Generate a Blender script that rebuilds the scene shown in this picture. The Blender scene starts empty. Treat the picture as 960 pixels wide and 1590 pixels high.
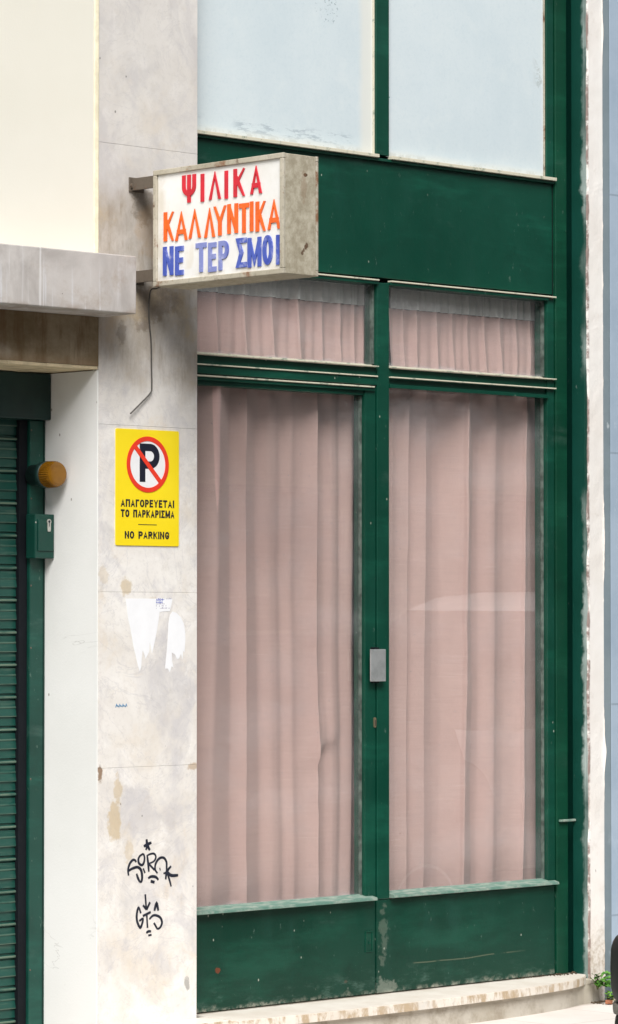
import bpy, bmesh, math, random
from mathutils import Vector, Matrix, noise as mnoise
R = math.radians
S = bpy.context.scene
COL = S.collection
random.seed(7)

# ------------------------------------------------------------------ camera
cd = bpy.data.cameras.new('camera'); cam = bpy.data.objects.new('camera', cd); COL.objects.link(cam)
cd.sensor_fit = 'VERTICAL'; cd.sensor_height = 24.0; cd.sensor_width = 24.0
cd.lens = 5270.86 / 1590 * 24.0
cd.clip_start = 0.1; cd.clip_end = 2000
cam.location = (-8.3317, -8.2, 1.4539)
cam.rotation_euler = (R(90 + 1.748), 0, R(-44.041))
S.camera = cam

# ------------------------------------------------------------------ sky, sun, exposure
W = bpy.data.worlds.new('World'); S.world = W; W.use_nodes = True
wn = W.node_tree.nodes; wl = W.node_tree.links
SUN_EL, SUN_AZ = 47.0, 221.0      # azimuth: clockwise from +Y
sky = wn.new('ShaderNodeTexSky'); sky.sky_type = 'NISHITA'; sky.sun_disc = False
sky.sun_elevation = R(SUN_EL); sky.sun_rotation = R(SUN_AZ)
sky.air_density = 1.0; sky.dust_density = 3.0; sky.ozone_density = 1.0
hs = wn.new('ShaderNodeHueSaturation'); hs.inputs['Saturation'].default_value = 0.30   # overcast
wl.new(sky.outputs['Color'], hs.inputs['Color'])
wl.new(hs.outputs['Color'], wn['Background'].inputs['Color'])
wn['Background'].inputs['Strength'].default_value = 0.085
sd = bpy.data.lights.new('sun', 'SUN'); sd.energy = 3.1; sd.angle = R(36); sd.color = (1.0, 0.98, 0.955)
sun = bpy.data.objects.new('sun', sd); COL.objects.link(sun)
dv = Vector((math.sin(R(SUN_AZ)) * math.cos(R(SUN_EL)), math.cos(R(SUN_AZ)) * math.cos(R(SUN_EL)), math.sin(R(SUN_EL))))
sun.rotation_euler = dv.to_track_quat('Z', 'Y').to_euler(); sun.location = (-3, -6, 9)
vs = S.view_settings
vs.view_transform = 'Standard'; vs.look = 'None'; vs.gamma = 1.0; vs.use_curve_mapping = False
vs.exposure = 0.50
try:
    S.cycles.max_bounces = 8; S.cycles.transparent_max_bounces = 12
except Exception: pass

# ------------------------------------------------------------------ material helpers
class NT:
    def __init__(s, name):
        s.m = bpy.data.materials.new(name); s.m.use_nodes = True
        s.n = s.m.node_tree.nodes; s.l = s.m.node_tree.links
        s.b = s.n['Principled BSDF']; s.out = s.n['Material Output']
        tc = s.n.new('ShaderNodeTexCoord'); s.co = tc.outputs['Object']
        sx = s.n.new('ShaderNodeSeparateXYZ'); s.l.new(s.co, sx.inputs[0])
        s.x, s.y, s.z = sx.outputs
    def put(s, sock, v):
        if hasattr(v, 'is_output'): s.l.new(v, sock)
        elif isinstance(v, (tuple, list)) and len(v) == 3 and sock.type == 'RGBA': sock.default_value = (*v, 1)
        else: sock.default_value = v
    def math(s, op, a, b=0.0, c=0.0, clamp=False):
        q = s.n.new('ShaderNodeMath'); q.operation = op; q.use_clamp = clamp
        s.put(q.inputs[0], a); s.put(q.inputs[1], b); s.put(q.inputs[2], c); return q.outputs[0]
    def scale(s, v):
        q = s.n.new('ShaderNodeMapping'); q.inputs['Scale'].default_value = v; s.l.new(s.co, q.inputs[0]); return q.outputs[0]
    def noise(s, sc, det=4, rough=.55, stretch=None, dist=0.0, off=None):
        q = s.n.new('ShaderNodeTexNoise'); q.inputs['Scale'].default_value = sc; q.inputs['Detail'].default_value = det
        q.inputs['Roughness'].default_value = rough; q.inputs['Distortion'].default_value = dist
        v = s.co
        if stretch or off:
            mp = s.n.new('ShaderNodeMapping'); mp.inputs['Scale'].default_value = stretch or (1, 1, 1)
            mp.inputs['Location'].default_value = off or (0, 0, 0); s.l.new(s.co, mp.inputs[0]); v = mp.outputs[0]
        s.l.new(v, q.inputs['Vector']); return q.outputs['Fac']
    def voro(s, sc, stretch=(1, 1, 1)):
        q = s.n.new('ShaderNodeTexVoronoi'); q.inputs['Scale'].default_value = sc; s.l.new(s.scale(stretch), q.inputs['Vector']); return q.outputs['Distance']
    def step(s, v, a, b):       # smooth 0..1 between a and b (a may exceed b)
        q = s.n.new('ShaderNodeMapRange'); q.interpolation_type = 'SMOOTHSTEP'
        s.put(q.inputs[0], v)
        if a <= b: q.inputs[1].default_value, q.inputs[2].default_value, q.inputs[3].default_value, q.inputs[4].default_value = a, b, 0, 1
        else: q.inputs[1].default_value, q.inputs[2].default_value, q.inputs[3].default_value, q.inputs[4].default_value = b, a, 1, 0
        return q.outputs[0]
    def mul(s, *a):
        r = a[0]
        for k in a[1:]: r = s.math('MULTIPLY', r, k)
        return r
    def mix(s, f, a, b):
        q = s.n.new('ShaderNodeMix'); q.data_type = 'RGBA'
        s.put(q.inputs[0], f); s.put(q.inputs[6], a); s.put(q.inputs[7], b); return q.outputs[2]
    def blob(s, x, z, rx, rz, n=.5):     # a ragged spot with its own place and outline
        dx = s.math('DIVIDE', s.math('SUBTRACT', s.x, x), rx); dz = s.math('DIVIDE', s.math('SUBTRACT', s.z, z), rz)
        d = s.math('SQRT', s.math('ADD', s.math('MULTIPLY', dx, dx), s.math('MULTIPLY', dz, dz)))
        return s.step(s.math('ADD', d, s.math('MULTIPLY', s.math('SUBTRACT', s.noise(.55 / max(min(rx, rz), .012), 6, .65), .5), n * 4)), 1.15, .7)
    def bump(s, h, dist=.002, strength=.5):
        q = s.n.new('ShaderNodeBump'); q.inputs['Distance'].default_value = dist; q.inputs['Strength'].default_value = strength
        s.put(q.inputs['Height'], h); s.l.new(q.outputs[0], s.b.inputs['Normal'])
    def fin(s, col, rough=.6, spec=.5, metal=0.0):
        s.put(s.b.inputs['Base Color'], col); s.put(s.b.inputs['Roughness'], rough)
        s.b.inputs['Specular IOR Level'].default_value = spec; s.put(s.b.inputs['Metallic'], metal); return s.m

def plain(name, col, rough=.6, spec=.5, metal=0.0, var=.12, sc=25):
    t = NT(name); n = t.noise(sc, 5)
    d = tuple(c * (1 - var) for c in col); e = tuple(min(1, c * (1 + var)) for c in col)
    return t.fin(t.mix(t.step(n, .3, .7), d, e), rough, spec, metal)

M = {}
def green(name, base=(.0005, .040, .0235), chips=.0, low=False):
    t = NT(name)
    n1 = t.noise(2.2, 5, .6, off=(3, 1, 5)); n2 = t.noise(9, 6, .65, stretch=(1, 1, .25)); n3 = t.noise(70, 4, .7)
    c = t.mix(t.step(n1, .3, .75), base, tuple(b * 1.35 + .002 for b in base))
    c = t.mix(t.mul(t.step(n2, .52, .8), .5), c, (.006, .062, .045))
    br_ = t.step(t.noise(4.5, 7, .68, stretch=(.35, 1, 1.7), off=(5, 2, 7)), .47, .70)
    c = t.mix(t.mul(br_, .7), c, tuple(b * 2.2 + .006 for b in base))
    c = t.mix(t.mul(t.step(t.noise(3.2, 6, .65, off=(1, 9, 2)), .55, .72), .5), c, tuple(b * .55 for b in base))
    # grey scuffs
    sc = t.mul(t.step(t.noise(5, 7, .72, stretch=(.5, 1, 1.6), off=(9, 2, 1)), .60, .74), .16)
    c = t.mix(sc, c, (.12, .20, .17))
    # specks of bare primer
    sp = t.mul(t.step(t.voro(19, (1, 1, .6)), .065, .03), t.step(t.noise(1.7, 2, off=(4, 4, 4)), .50, .58))
    c = t.mix(t.mul(sp, .75), c, (.40, .43, .36))
    ch = t.mul(t.step(t.noise(48, 6, .7, stretch=(1, 1, .5)), .66 - chips, .70 - chips), .6)
    c = t.mix(ch, c, (.10, .16, .13))
    if low:
        z1 = t.step(t.math('ADD', t.z, t.math('MULTIPLY', t.noise(6, 5), .16)), .33, .215)
        w = t.mul(z1, t.step(t.noise(16, 7, .75, stretch=(.6, 1, 1.8)), .50, .66))
        c = t.mix(t.mul(w, .40), c, (.13, .22, .18))
        z2 = t.step(t.math('ADD', t.z, t.math('MULTIPLY', t.noise(22, 5), .05)), .197, .172)
        c = t.mix(t.mul(z2, t.step(t.noise(40, 6, .7), .42, .6), .8), c, (.33, .33, .27))
        # horizontal scratch line and bare metal spots
        ln = t.mul(t.step(t.math('ABSOLUTE', t.math('SUBTRACT', t.z, t.math('ADD', .236, t.math('MULTIPLY', t.noise(3, 2), .02)))), .0030, .0012),
                   t.step(t.x, .12, .2), t.step(t.x, .80, .6), t.step(t.noise(9, 4), .42, .5))
        c = t.mix(t.mul(ln, .45), c, (.16, .17, .11))
        c = t.mix(t.blob(-.748, .285, .011, .008, .8), c, (.13, .040, .018))
        c = t.mix(t.mul(t.blob(-.155, .205, .012, .007, .8), .6), c, (.08, .06, .04))
        c = t.mix(t.mul(t.blob(.022, .34, .02, .085, 1.2), .18), c, (.30, .33, .27))
        c = t.mix(t.mul(t.blob(.02, .17, .05, .03, 1.2), .35), c, (.34, .36, .30))
    t.bump(t.math('ADD', t.mul(n3, .5), t.noise(14, 4, .6, stretch=(1, 1, .2))), .0012, .45)
    return t.fin(c, t.math('ADD', .24, t.math('MULTIPLY', n2, .30)), .42)
M['green'] = green('green_gloss_paint')
M['green_low'] = green('green_scuffed_paint', base=(.0004, .030, .0175), low=True, chips=.01)
M['green_post'] = green('green_post_paint', base=(.0006, .037, .0185), chips=.015)

def green_reveal():
    t = NT('green_reveal_paint')
    n = t.noise(3, 5); c = t.mix(t.step(n, .3, .7), (.0008, .042, .028), (.003, .058, .042))
    edge = t.math('ADD', t.y, t.math('MULTIPLY', t.math('SUBTRACT', t.noise(5, 7, .72, stretch=(1, 1, 1)), .5), .10))
    w = t.mul(t.step(edge, .022, .004), t.step(t.noise(1.3, 3, off=(7, 7, 2)), .36, .52))
    c = t.mix(t.mul(w, .85), c, (.42, .50, .47))
    k = t.step(t.noise(38, 5, .7, stretch=(1, 1, .5)), .68, .72); c = t.mix(t.mul(k, .6), c, (.35, .40, .36))
    t.bump(t.noise(20, 6), .003, .5)
    return t.fin(c, .5, .4)
M['reveal'] = green_reveal()
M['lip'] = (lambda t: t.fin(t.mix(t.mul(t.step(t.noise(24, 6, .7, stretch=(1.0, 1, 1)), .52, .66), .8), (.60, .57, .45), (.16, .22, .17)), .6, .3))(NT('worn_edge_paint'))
M['sill'] = (lambda t: t.fin(t.mix(t.step(t.noise(18, 6, .7, stretch=(1, 3, 1)), .40, .66), (.10, .20, .16), (.28, .33, .28)), .55, .35))(NT('dusty_sill_paint'))
M['dark_gap'] = plain('dark_gap', (.006, .012, .011), .8, .2)
M['shade_and_stem_black'] = plain('shade_and_stem_black', (.004, .0055, .008), .7, .2)

def marble():
    t = NT('weathered_marble')
    a = t.noise(2.6, 7, .6, dist=1.2); b = t.noise(7, 7, .65, dist=.6, off=(5, 0, 3)); f = t.noise(60, 5, .7)
    c = t.mix(t.step(a, .3, .7), (.69, .655, .61), (.82, .795, .755))
    c = t.mix(t.mul(t.step(b, .48, .72), .6), c, (.56, .545, .54))
    c = t.mix(t.mul(t.step(t.noise(4, 6, .6, off=(1, 8, 2)), .50, .74), .6), c, (.66, .57, .455))
    c = t.mix(t.mul(t.step(t.noise(6.5, 8, .62, dist=.8, off=(6, 1, 4), stretch=(1, 1, .75)), .46, .66), .65), c, (.53, .515, .53))
    c = t.mix(t.mul(t.step(t.noise(9, 8, .66, dist=.5, off=(2, 6, 8)), .52, .70), .6), c, (.86, .84, .81))
    c = t.mix(t.mul(t.step(t.noise(5.5, 7, .66, dist=.6, off=(4, 4, 1)), .55, .74), .5), c, (.66, .55, .41))
    v = t.noise(3.0, 6, .6, dist=3.5, off=(2, 2, 9)); vein = t.step(t.math('ABSOLUTE', t.math('SUBTRACT', v, .5)), .016, .0)
    c = t.mix(t.mul(vein, .28), c, (.45, .44, .46))
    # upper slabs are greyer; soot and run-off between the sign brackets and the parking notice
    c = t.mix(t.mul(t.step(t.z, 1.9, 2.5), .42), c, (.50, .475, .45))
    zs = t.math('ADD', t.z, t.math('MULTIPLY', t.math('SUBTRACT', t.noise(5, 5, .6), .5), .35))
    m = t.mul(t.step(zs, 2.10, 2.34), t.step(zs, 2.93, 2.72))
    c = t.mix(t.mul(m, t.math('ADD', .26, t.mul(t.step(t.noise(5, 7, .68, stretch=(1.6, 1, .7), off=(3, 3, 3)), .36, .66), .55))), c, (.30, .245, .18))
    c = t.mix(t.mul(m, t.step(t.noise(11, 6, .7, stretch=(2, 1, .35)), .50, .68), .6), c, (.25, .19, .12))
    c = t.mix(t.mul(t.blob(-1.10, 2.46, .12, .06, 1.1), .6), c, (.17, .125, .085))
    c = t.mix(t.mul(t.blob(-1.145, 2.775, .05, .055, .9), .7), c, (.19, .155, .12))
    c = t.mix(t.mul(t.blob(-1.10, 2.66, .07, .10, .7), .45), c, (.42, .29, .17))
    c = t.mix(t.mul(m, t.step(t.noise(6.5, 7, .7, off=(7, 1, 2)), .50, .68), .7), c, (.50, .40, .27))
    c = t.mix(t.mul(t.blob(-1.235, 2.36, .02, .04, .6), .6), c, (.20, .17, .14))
    # yellow-brown blots
    for (x, z, rx, rz, k) in ((-1.262, .80, .026, .075, .6), (-1.245, .90, .018, .05, .5), (-1.20, .70, .018, .04, .35), (-1.215, 1.55, .022, .03, .55), (-1.31, 1.585, .02, .03, .3), (-1.10, 1.50, .02, .015, .3)):
        c = t.mix(t.mul(t.blob(x, z, rx, rz, .7), k), c, (.52, .38, .18))
    c = t.mix(t.mul(t.blob(-1.322, .955, .010, .03, .7), .85), c, (.22, .12, .05))
    c = t.mix(t.mul(t.blob(-.925, .965, .025, .012, .6), .6), c, (.42, .27, .13))
    c = t.mix(t.mul(t.blob(-.95, .265, .014, .020, .6), .7), c, (.25, .24, .22))
    # small pits
    pit = t.mul(t.step(t.voro(13, (1, 1, .75)), .055, .025), t.step(t.noise(3, 2, off=(8, 1, 1)), .46, .52))
    c = t.mix(t.mul(pit, .85), c, (.12, .11, .10))
    c = t.mix(t.mul(t.step(f, .48, .72), .22), c, (.45, .42, .38))
    c = t.mix(t.mul(t.step(t.noise(17, 7, .75, off=(1, 3, 7)), .52, .72), .38), c, (.50, .46, .41))
    t.bump(t.math('ADD', t.mul(f, .6), b), .0016, .35)
    return t.fin(c, t.math('ADD', .45, t.math('MULTIPLY', b, .25)), .4)
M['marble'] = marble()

def cream():
    t = NT('cream_render'); n = t.noise(1.6, 5); f = t.noise(160, 4, .7)
    c = t.mix(t.step(n, .3, .7), (.745, .725, .635), (.785, .765, .68))
    c = t.mix(t.mul(t.step(t.voro(7), .035, .02), t.step(t.noise(2, 2, off=(5, 5, 5)), .5, .55)), c, (.45, .40, .30))
    c = t.mix(t.mul(t.step(t.noise(9, 6, .7, stretch=(1, 1, .2)), .58, .8), .25), c, (.80, .76, .62))
    t.bump(f, .0015, .3); return t.fin(c, .85, .25)
M['cream'] = cream()
M['bead'] = plain('cream_corner_bead', (.84, .77, .57), .8, .25)

def jamb():
    t = NT('white_painted_jamb'); n = t.noise(2.0, 6, .6); f = t.noise(120, 4, .7)
    c = t.mix(t.step(n, .3, .7), (.79, .79, .77), (.85, .85, .835))
    cr = t.noise(1.7, 5, .6, dist=1.4, stretch=(1, .35, 1)); ck = t.mul(t.step(t.math('ABSOLUTE', t.math('SUBTRACT', cr, .5)), .0030, .0006), t.step(t.noise(2.1, 2, off=(0, 4, 9)), .50, .6))
    c = t.mix(t.mul(ck, .45), c, (.45, .44, .42))
    pit = t.mul(t.step(t.voro(11, (1, 1, .7)), .05, .02), t.step(t.noise(2.3, 2, off=(1, 1, 6)), .5, .56))
    c = t.mix(t.mul(pit, .8), c, (.22, .18, .15))
    # shade of the upper inner corner painted into the colour, mottled by noise
    g = t.mul(t.step(t.z, 2.0, 2.24), t.step(t.y, .08, .25)); c = t.mix(t.mul(g, t.step(t.noise(6, 5), .35, .7), .35), c, (.55, .50, .42))
    t.bump(t.math('ADD', f, t.mul(n, 2)), .0016, .35); return t.fin(c, .7, .3)
M['jamb'] = jamb()

def canopy():
    t = NT('grey_marble_canopy'); n = t.noise(3, 7, .62, dist=1.0); s1 = t.noise(26, 5, .6, stretch=(1.6, 1, .05)); s2 = t.noise(60, 5, .6, stretch=(1.2, 1, .04), off=(4, 0, 0))
    c = t.mix(t.step(n, .3, .7), (.34, .315, .295), (.55, .525, .50))
    c = t.mix(t.mul(t.step(s1, .53, .70), t.step(t.noise(3.5, 3, off=(2, 0, 0)), .38, .55), .8), c, (.70, .70, .71))
    c = t.mix(t.mul(t.step(s2, .56, .70), t.step(t.z, 2.57, 2.50), .45), c, (.66, .68, .72))
    c = t.mix(t.mul(t.step(t.noise(7, 6, .7, off=(8, 0, 3)), .50, .68), .65), c, (.36, .30, .245))
    c = t.mix(t.mul(t.step(t.z, 2.425, 2.405), t.step(t.noise(14, 4), .45, .6), .5), c, (.30, .24, .19))
    c = t.mix(t.mul(t.step(t.noise(40, 5, .6, stretch=(1.3, 1, .04), off=(1, 0, 5)), .60, .66), t.step(t.noise(4, 2, off=(5, 0, 5), stretch=(1, 1, .3)), .40, .65), .55), c, (.76, .76, .76))
    pit = t.mul(t.step(t.voro(14), .04, .02), t.step(t.noise(3, 2), .52, .58)); c = t.mix(pit, c, (.12, .11, .10))
    t.bump(t.noise(50, 6, .7), .002, .35); return t.fin(c, .6, .35)
M['canopy'] = canopy()
def lintel():
    t = NT('sooty_lintel'); n = t.noise(4, 7, .68, stretch=(1, 1, 1.2)); s1 = t.noise(11, 6, .65, stretch=(1.6, 1, .25))
    c = t.mix(t.step(n, .3, .7), (.20, .145, .08), (.40, .33, .23))
    c = t.mix(t.mul(t.step(s1, .46, .66), .75), c, (.16, .095, .045))
    c = t.mix(t.mul(t.step(t.noise(6, 5, off=(3, 3, 0)), .55, .75), .55), c, (.50, .45, .37))
    c = t.mix(t.mul(t.step(t.math('ADD', t.z, t.math('MULTIPLY', t.noise(12, 5), .05)), 2.30, 2.265), .45), c, (.20, .12, .06))
    t.bump(t.noise(40, 6, .7), .003, .5); return t.fin(c, .8, .2)
M['lintel'] = lintel()
M['soffit'] = plain('ochre_soffit', (.62, .52, .34), .85, .2, var=.2, sc=14)

def frosted():
    t = NT('whitened_glass_pane'); n = t.noise(3, 6, .6); s1 = t.noise(10, 5, .6, stretch=(1.4, 1, .10)); f = t.noise(90, 5, .75)
    c = t.mix(t.step(n, .3, .7), (.575, .66, .695), (.63, .705, .73))
    c = t.mix(t.mul(t.step(s1, .45, .75), .22), c, (.66, .735, .77))
    c = t.mix(t.mul(t.step(f, .45, .75), .28), c, (.45, .56, .61))
    c = t.mix(t.mul(t.step(t.noise(8, 8, .72, off=(2, 1, 3)), .50, .70), .40), c, (.68, .74, .75))
    ed = t.mul(t.math('ADD', t.step(t.z, 3.075, 3.058), t.mul(t.step(t.x, .80, .862), t.step(t.noise(5, 5), .5, .55)), clamp=True), t.step(t.noise(30, 6, .75), .47, .55)); c = t.mix(t.mul(ed, .6), c, (.30, .33, .31))
    # bare patches where the whitening has been rubbed off low on the left pane
    nz = t.noise(22, 8, .78, stretch=(.45, 1, 2.2))
    a = t.mul(t.step(t.math('ADD', t.z, t.math('MULTIPLY', t.x, 0)), 3.122, 3.098), t.step(t.z, 3.065, 3.076), t.step(nz, .49, .58), t.step(t.x, -.06, -.16), t.step(t.noise(2.6, 1, off=(.9, 0, 0), stretch=(1, 0, 0)), .42, .50))
    c = t.mix(t.mul(a, .5), c, (.20, .27, .33))
    u = t.mul(t.blob(-.23, 3.53, .05, .04, 1.2), t.step(t.noise(60, 6, .7), .56, .62)); c = t.mix(t.mul(u, .8), c, (.16, .24, .28))
    # border of older cream paint
    bd = t.mul(t.step(t.math('ADD', t.x, t.math('MULTIPLY', t.noise(8, 4), .02)), -.085, -.045), t.step(t.x, .0, -.01)); c = t.mix(t.mul(bd, .75), c, (.72, .72, .66))
    b2 = t.step(t.math('ADD', t.z, t.math('MULTIPLY', t.noise(9, 4), .02)), 3.095, 3.066); c = t.mix(t.mul(b2, .55), c, (.70, .70, .65))
    # splashes of green paint along the mullion
    g = t.mul(t.step(t.x, .02, .04), t.step(t.math('ADD', t.x, t.math('MULTIPLY', t.noise(15, 5), .05)), .125, .09), t.step(t.noise(17, 5, .6, stretch=(1, 1, .6), off=(2, 5, 1)), .635, .655))
    c = t.mix(t.mul(g, .9), c, (.03, .26, .23))
    return t.fin(c, .42, .45)
M['frosted'] = frosted()
M['putty'] = plain('grey_green_putty', (.085, .11, .095), .7, .3, var=.5, sc=30)

def glass(name, dust):
    t = NT(name); n = t.n; t.n.remove(t.b)
    tr = n.new('ShaderNodeBsdfTransparent'); tr.inputs[0].default_value = (.975, .985, .98, 1)
    gl = n.new('ShaderNodeBsdfGlossy'); gl.inputs['Roughness'].default_value = .012; gl.inputs[0].default_value = (1, 1, 1, 1)
    fr = n.new('ShaderNodeFresnel'); ge = n.new('ShaderNodeNewGeometry')
    t.l.new(t.math('ADD', 1.52, t.math('MULTIPLY', ge.outputs['Backfacing'], 1 / 1.52 - 1.52)), fr.inputs[0])
    bp = n.new('ShaderNodeBump'); bp.inputs['Distance'].default_value = .0025; bp.inputs['Strength'].default_value = .12
    t.l.new(t.noise(2.2, 2, .4), bp.inputs['Height']); t.l.new(bp.outputs[0], gl.inputs['Normal'])
    m1 = n.new('ShaderNodeMixShader'); t.l.new(fr.outputs[0], m1.inputs[0]); t.l.new(tr.outputs[0], m1.inputs[1]); t.l.new(gl.outputs[0], m1.inputs[2])
    df = n.new('ShaderNodeBsdfDiffuse'); df.inputs[0].default_value = (.74, .74, .77, 1)
    fl = dust(t)
    m2 = n.new('ShaderNodeMixShader'); t.put(m2.inputs[0], fl); t.l.new(m1.outputs[0], m2.inputs[1]); t.l.new(df.outputs[0], m2.inputs[2])
    t.l.new(m2.outputs[0], t.out.inputs[0]); return t.m
M['glass'] = glass('dusty_door_glass', lambda t: t.math('ADD', t.math('ADD', .02, t.mul(t.step(t.noise(4, 6, .65, stretch=(.5, 1, 1)), .4, .8), .07)),
    t.math('ADD', t.mul(t.step(t.math('ADD', t.z, t.math('MULTIPLY', t.noise(10, 5), .05)), .535, .505), .14), t.mul(t.step(t.voro(22), .05, .03), .35))))
M['glass_transom'] = glass('dusty_transom_glass', lambda t: t.math('ADD', t.math('ADD', .02, t.mul(t.step(t.noise(5, 7, .68, stretch=(.35, 1, 1.6), off=(3, 0, 1)), .45, .8), .08)),
    t.math('ADD', t.mul(t.step(t.math('ADD', t.z, t.math('MULTIPLY', t.noise(14, 5), .05)), 2.36, 2.335), .22), t.mul(t.step(t.z, 2.57, 2.60), .10))))

def fabric(name, c0, c1):
    t = NT(name); s1 = t.noise(60, 4, .6, stretch=(.12, .12, 6)); s2 = t.noise(160, 3, .6, stretch=(5, 5, .3)); n = t.noise(2.2, 4)
    sl = t.noise(26, 3, .5, stretch=(.35, .35, 9), off=(3, 1, 7))
    c = t.mix(t.step(n, .3, .7), c0, c1)
    c = t.mix(t.mul(t.step(s1, .40, .70), .26), c, tuple(k * .80 for k in c0))
    c = t.mix(t.mul(t.step(sl, .62, .74), .18), c, (.82, .66, .62))
    c = t.mix(t.mul(t.step(s2, .45, .7), .35), c, tuple(k * .86 for k in c0))
    # small moth holes and stains low on the right-hand curtain
    h = t.mul(t.step(t.noise(46, 5, .7, stretch=(1, 1, 1.4)), .66, .69), t.blob(.16, .70, .07, .10, .6)); c = t.mix(t.mul(h, .7), c, (.22, .09, .08))
    t.bump(t.math('ADD', s1, s2), .0012, .6); t.b.inputs['Sheen Weight'].default_value = .15
    return t.fin(c, .9, .15)
M['curtain'] = fabric('pink_curtain_fabric', (.575, .395, .365), (.62, .435, .40))
M['curtain_up'] = fabric('pink_transom_fabric', (.575, .39, .365), (.62, .435, .405))
M['header'] = fabric('grey_header_tape', (.70, .69, .67), (.78, .77, .75))

def rusty(name, base, rust=.6, hi=None):
    t = NT(name); n = t.noise(10, 7, .7); f = t.noise(55, 6, .75)
    c = t.mix(t.step(t.noise(4, 5), .3, .7), base, hi or tuple(min(1, k * 1.25) for k in base))
    c = t.mix(t.mul(t.step(f, .48, .7), .5), c, tuple(k * .55 for k in base))
    c = t.mix(t.mul(t.step(n, .72 - rust * .18, .80 - rust * .15), .85), c, (.20, .085, .035))
    c = t.mix(t.mul(t.step(t.noise(30, 6, .75, stretch=(1, .5, .5), off=(3, 3, 1)), .58, .66), .75), c, (.10, .055, .03))
    t.bump(f, .0012, .5); return t.fin(c, .62, .35)
M['sign_frame'] = rusty('rusty_frame_paint', (.36, .325, .25), 1.05, (.52, .485, .40))
def sign_end():
    t = NT('weathered_sign_end'); f = t.noise(34, 7, .75, stretch=(1, 1, .8)); g = t.noise(9, 6, .65, stretch=(1, 1, .6))
    c = t.mix(t.step(f, .32, .7), (.30, .265, .19), (.49, .45, .355))
    c = t.mix(t.mul(t.step(g, .5, .75), .5), c, (.25, .21, .145))
    c = t.mix(t.blob(-1.105, 2.808, .009, .006, .4), c, (.09, .05, .03))
    for k in range(4):
        c = t.mix(t.mul(t.blob(-1.100 - k * .006, 2.592 - k * .008, .006, .008, .5), .9), c, (.10, .055, .03))
    c = t.mix(t.mul(t.blob(-1.112, 2.775, .012, .05, .6), .35), c, (.22, .13, .07))
    t.bump(f, .001, .5); return t.fin(c, .7, .3)
M['sign_end'] = sign_end()
def sign_face():
    t = NT('white_sign_acrylic'); n = t.noise(9, 6, .65); c = t.mix(t.step(n, .35, .7), (.78, .78, .77), (.72, .71, .68))
    c = t.mix(t.mul(t.step(t.noise(15, 6, .7, stretch=(1, 1.2, .4)), .55, .75), .25), c, (.60, .57, .50))
    e = t.math('ADD', t.step(t.y, -.175, -.145), t.step(t.z, 2.545, 2.522), clamp=True)
    c = t.mix(t.mul(e, t.step(n, .35, .6), .45), c, (.55, .48, .36))
    # ghost of the letter that has come off
    gh = t.mul(t.step(t.math('ABSOLUTE', t.math('ADD', t.y, .275)), .026, .018), t.step(t.z, 2.54, 2.55), t.step(t.z, 2.63, 2.615)); c = t.mix(t.mul(gh, t.step(t.noise(24, 5, stretch=(1, 1, .3)), .4, .6), .35), c, (.62, .55, .42))
    return t.fin(c, .35, .5)
M['sign_face'] = sign_face()
M['red'] = plain('red_letters', (.56, .004, .022), .4)
M['orange'] = plain('orange_letters', (.80, .115, .004), .4)
def blue():
    t = NT('faded_blue_letters'); f = t.step(t.noise(7, 4, off=(0, 2, 1)), .42, .58); w = t.step(t.y, -.48, -.20)
    c = t.mix(t.mul(f, .35), (.032, .065, .40), (.10, .16, .52))
    mid = t.mul(t.step(t.y, -.47, -.44), t.step(t.y, -.24, -.26)); c = t.mix(t.mul(mid, .55), c, (.33, .37, .62)); c = t.mix(t.mul(t.step(t.noise(20, 5, .7, off=(0, 4, 4)), .52, .66), .45), c, (.55, .57, .74)); return t.fin(c, .45)
M['blue'] = blue()
M['steel'] = rusty('bracket_steel', (.105, .085, .065), .9)
M['cable'] = plain('grey_cable', (.075, .068, .06), .6)
def yellow():
    t = NT('yellow_notice'); n = t.noise(5, 4); c = t.mix(t.step(n, .3, .7), (.86, .66, .012), (.90, .70, .02))
    c = t.mix(t.mul(t.step(t.noise(30, 6, .7), .6, .8), .2), c, (.75, .58, .08)); return t.fin(c, .35, .45)
M['yellow'] = yellow()
M['notice_red'] = plain('notice_red', (.76, .045, .020), .4, var=.04)
M['notice_white'] = plain('notice_white', (.80, .80, .81), .4, var=.02)
M['notice_black'] = plain('notice_black', (.012, .013, .026), .4, var=.05)
M['paper'] = plain('white_paper', (.82, .83, .85), .85, .2, var=.02)
M['print_blue'] = plain('blue_print', (.14, .17, .48), .8)
M['print_grey'] = plain('grey_print', (.30, .28, .38), .8)
M['marker'] = plain('black_marker', (.014, .017, .030), .45, var=.3, sc=60)
M['marker_blue'] = plain('blue_marker', (.04, .22, .42), .5)
def shutter_mat():
    t = NT('green_shutter_paint'); per = .1035
    c = t.mix(t.step(t.noise(3, 4), .3, .7), (.0030, .046, .034), (.006, .060, .045))
    c = t.mix(t.mul(t.step(t.noise(18, 6, .7, stretch=(.3, 1, 3)), .5, .75), .45), c, (.10, .15, .11))
    f = t.math('FRACT', t.math('DIVIDE', t.math('SUBTRACT', GZ + .01 + per * 40, t.z), per))     # paler bands on the slat lips
    for a_, b_, k in ((.015, .095, .5), (.335, .41, .25), (.625, .67, .4)):
        c = t.mix(t.mul(t.step(f, a_, a_ + .02), t.step(f, b_, b_ - .02), t.step(t.noise(9, 6, .7, stretch=(.5, 1, 1)), .30, .55), k), c, (.20, .25, .18))
    return t.fin(c, t.math('ADD', .34, t.mul(t.noise(8, 4), .2)), .45)
GZ = .05
M['shutter'] = shutter_mat()
M['shutter_box'] = plain('dark_green_sheet', (.010, .034, .030), .45, .4, var=.2, sc=8)
M['guide'] = green('green_guide_paint', base=(.0012, .036, .025), chips=.02)
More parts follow.
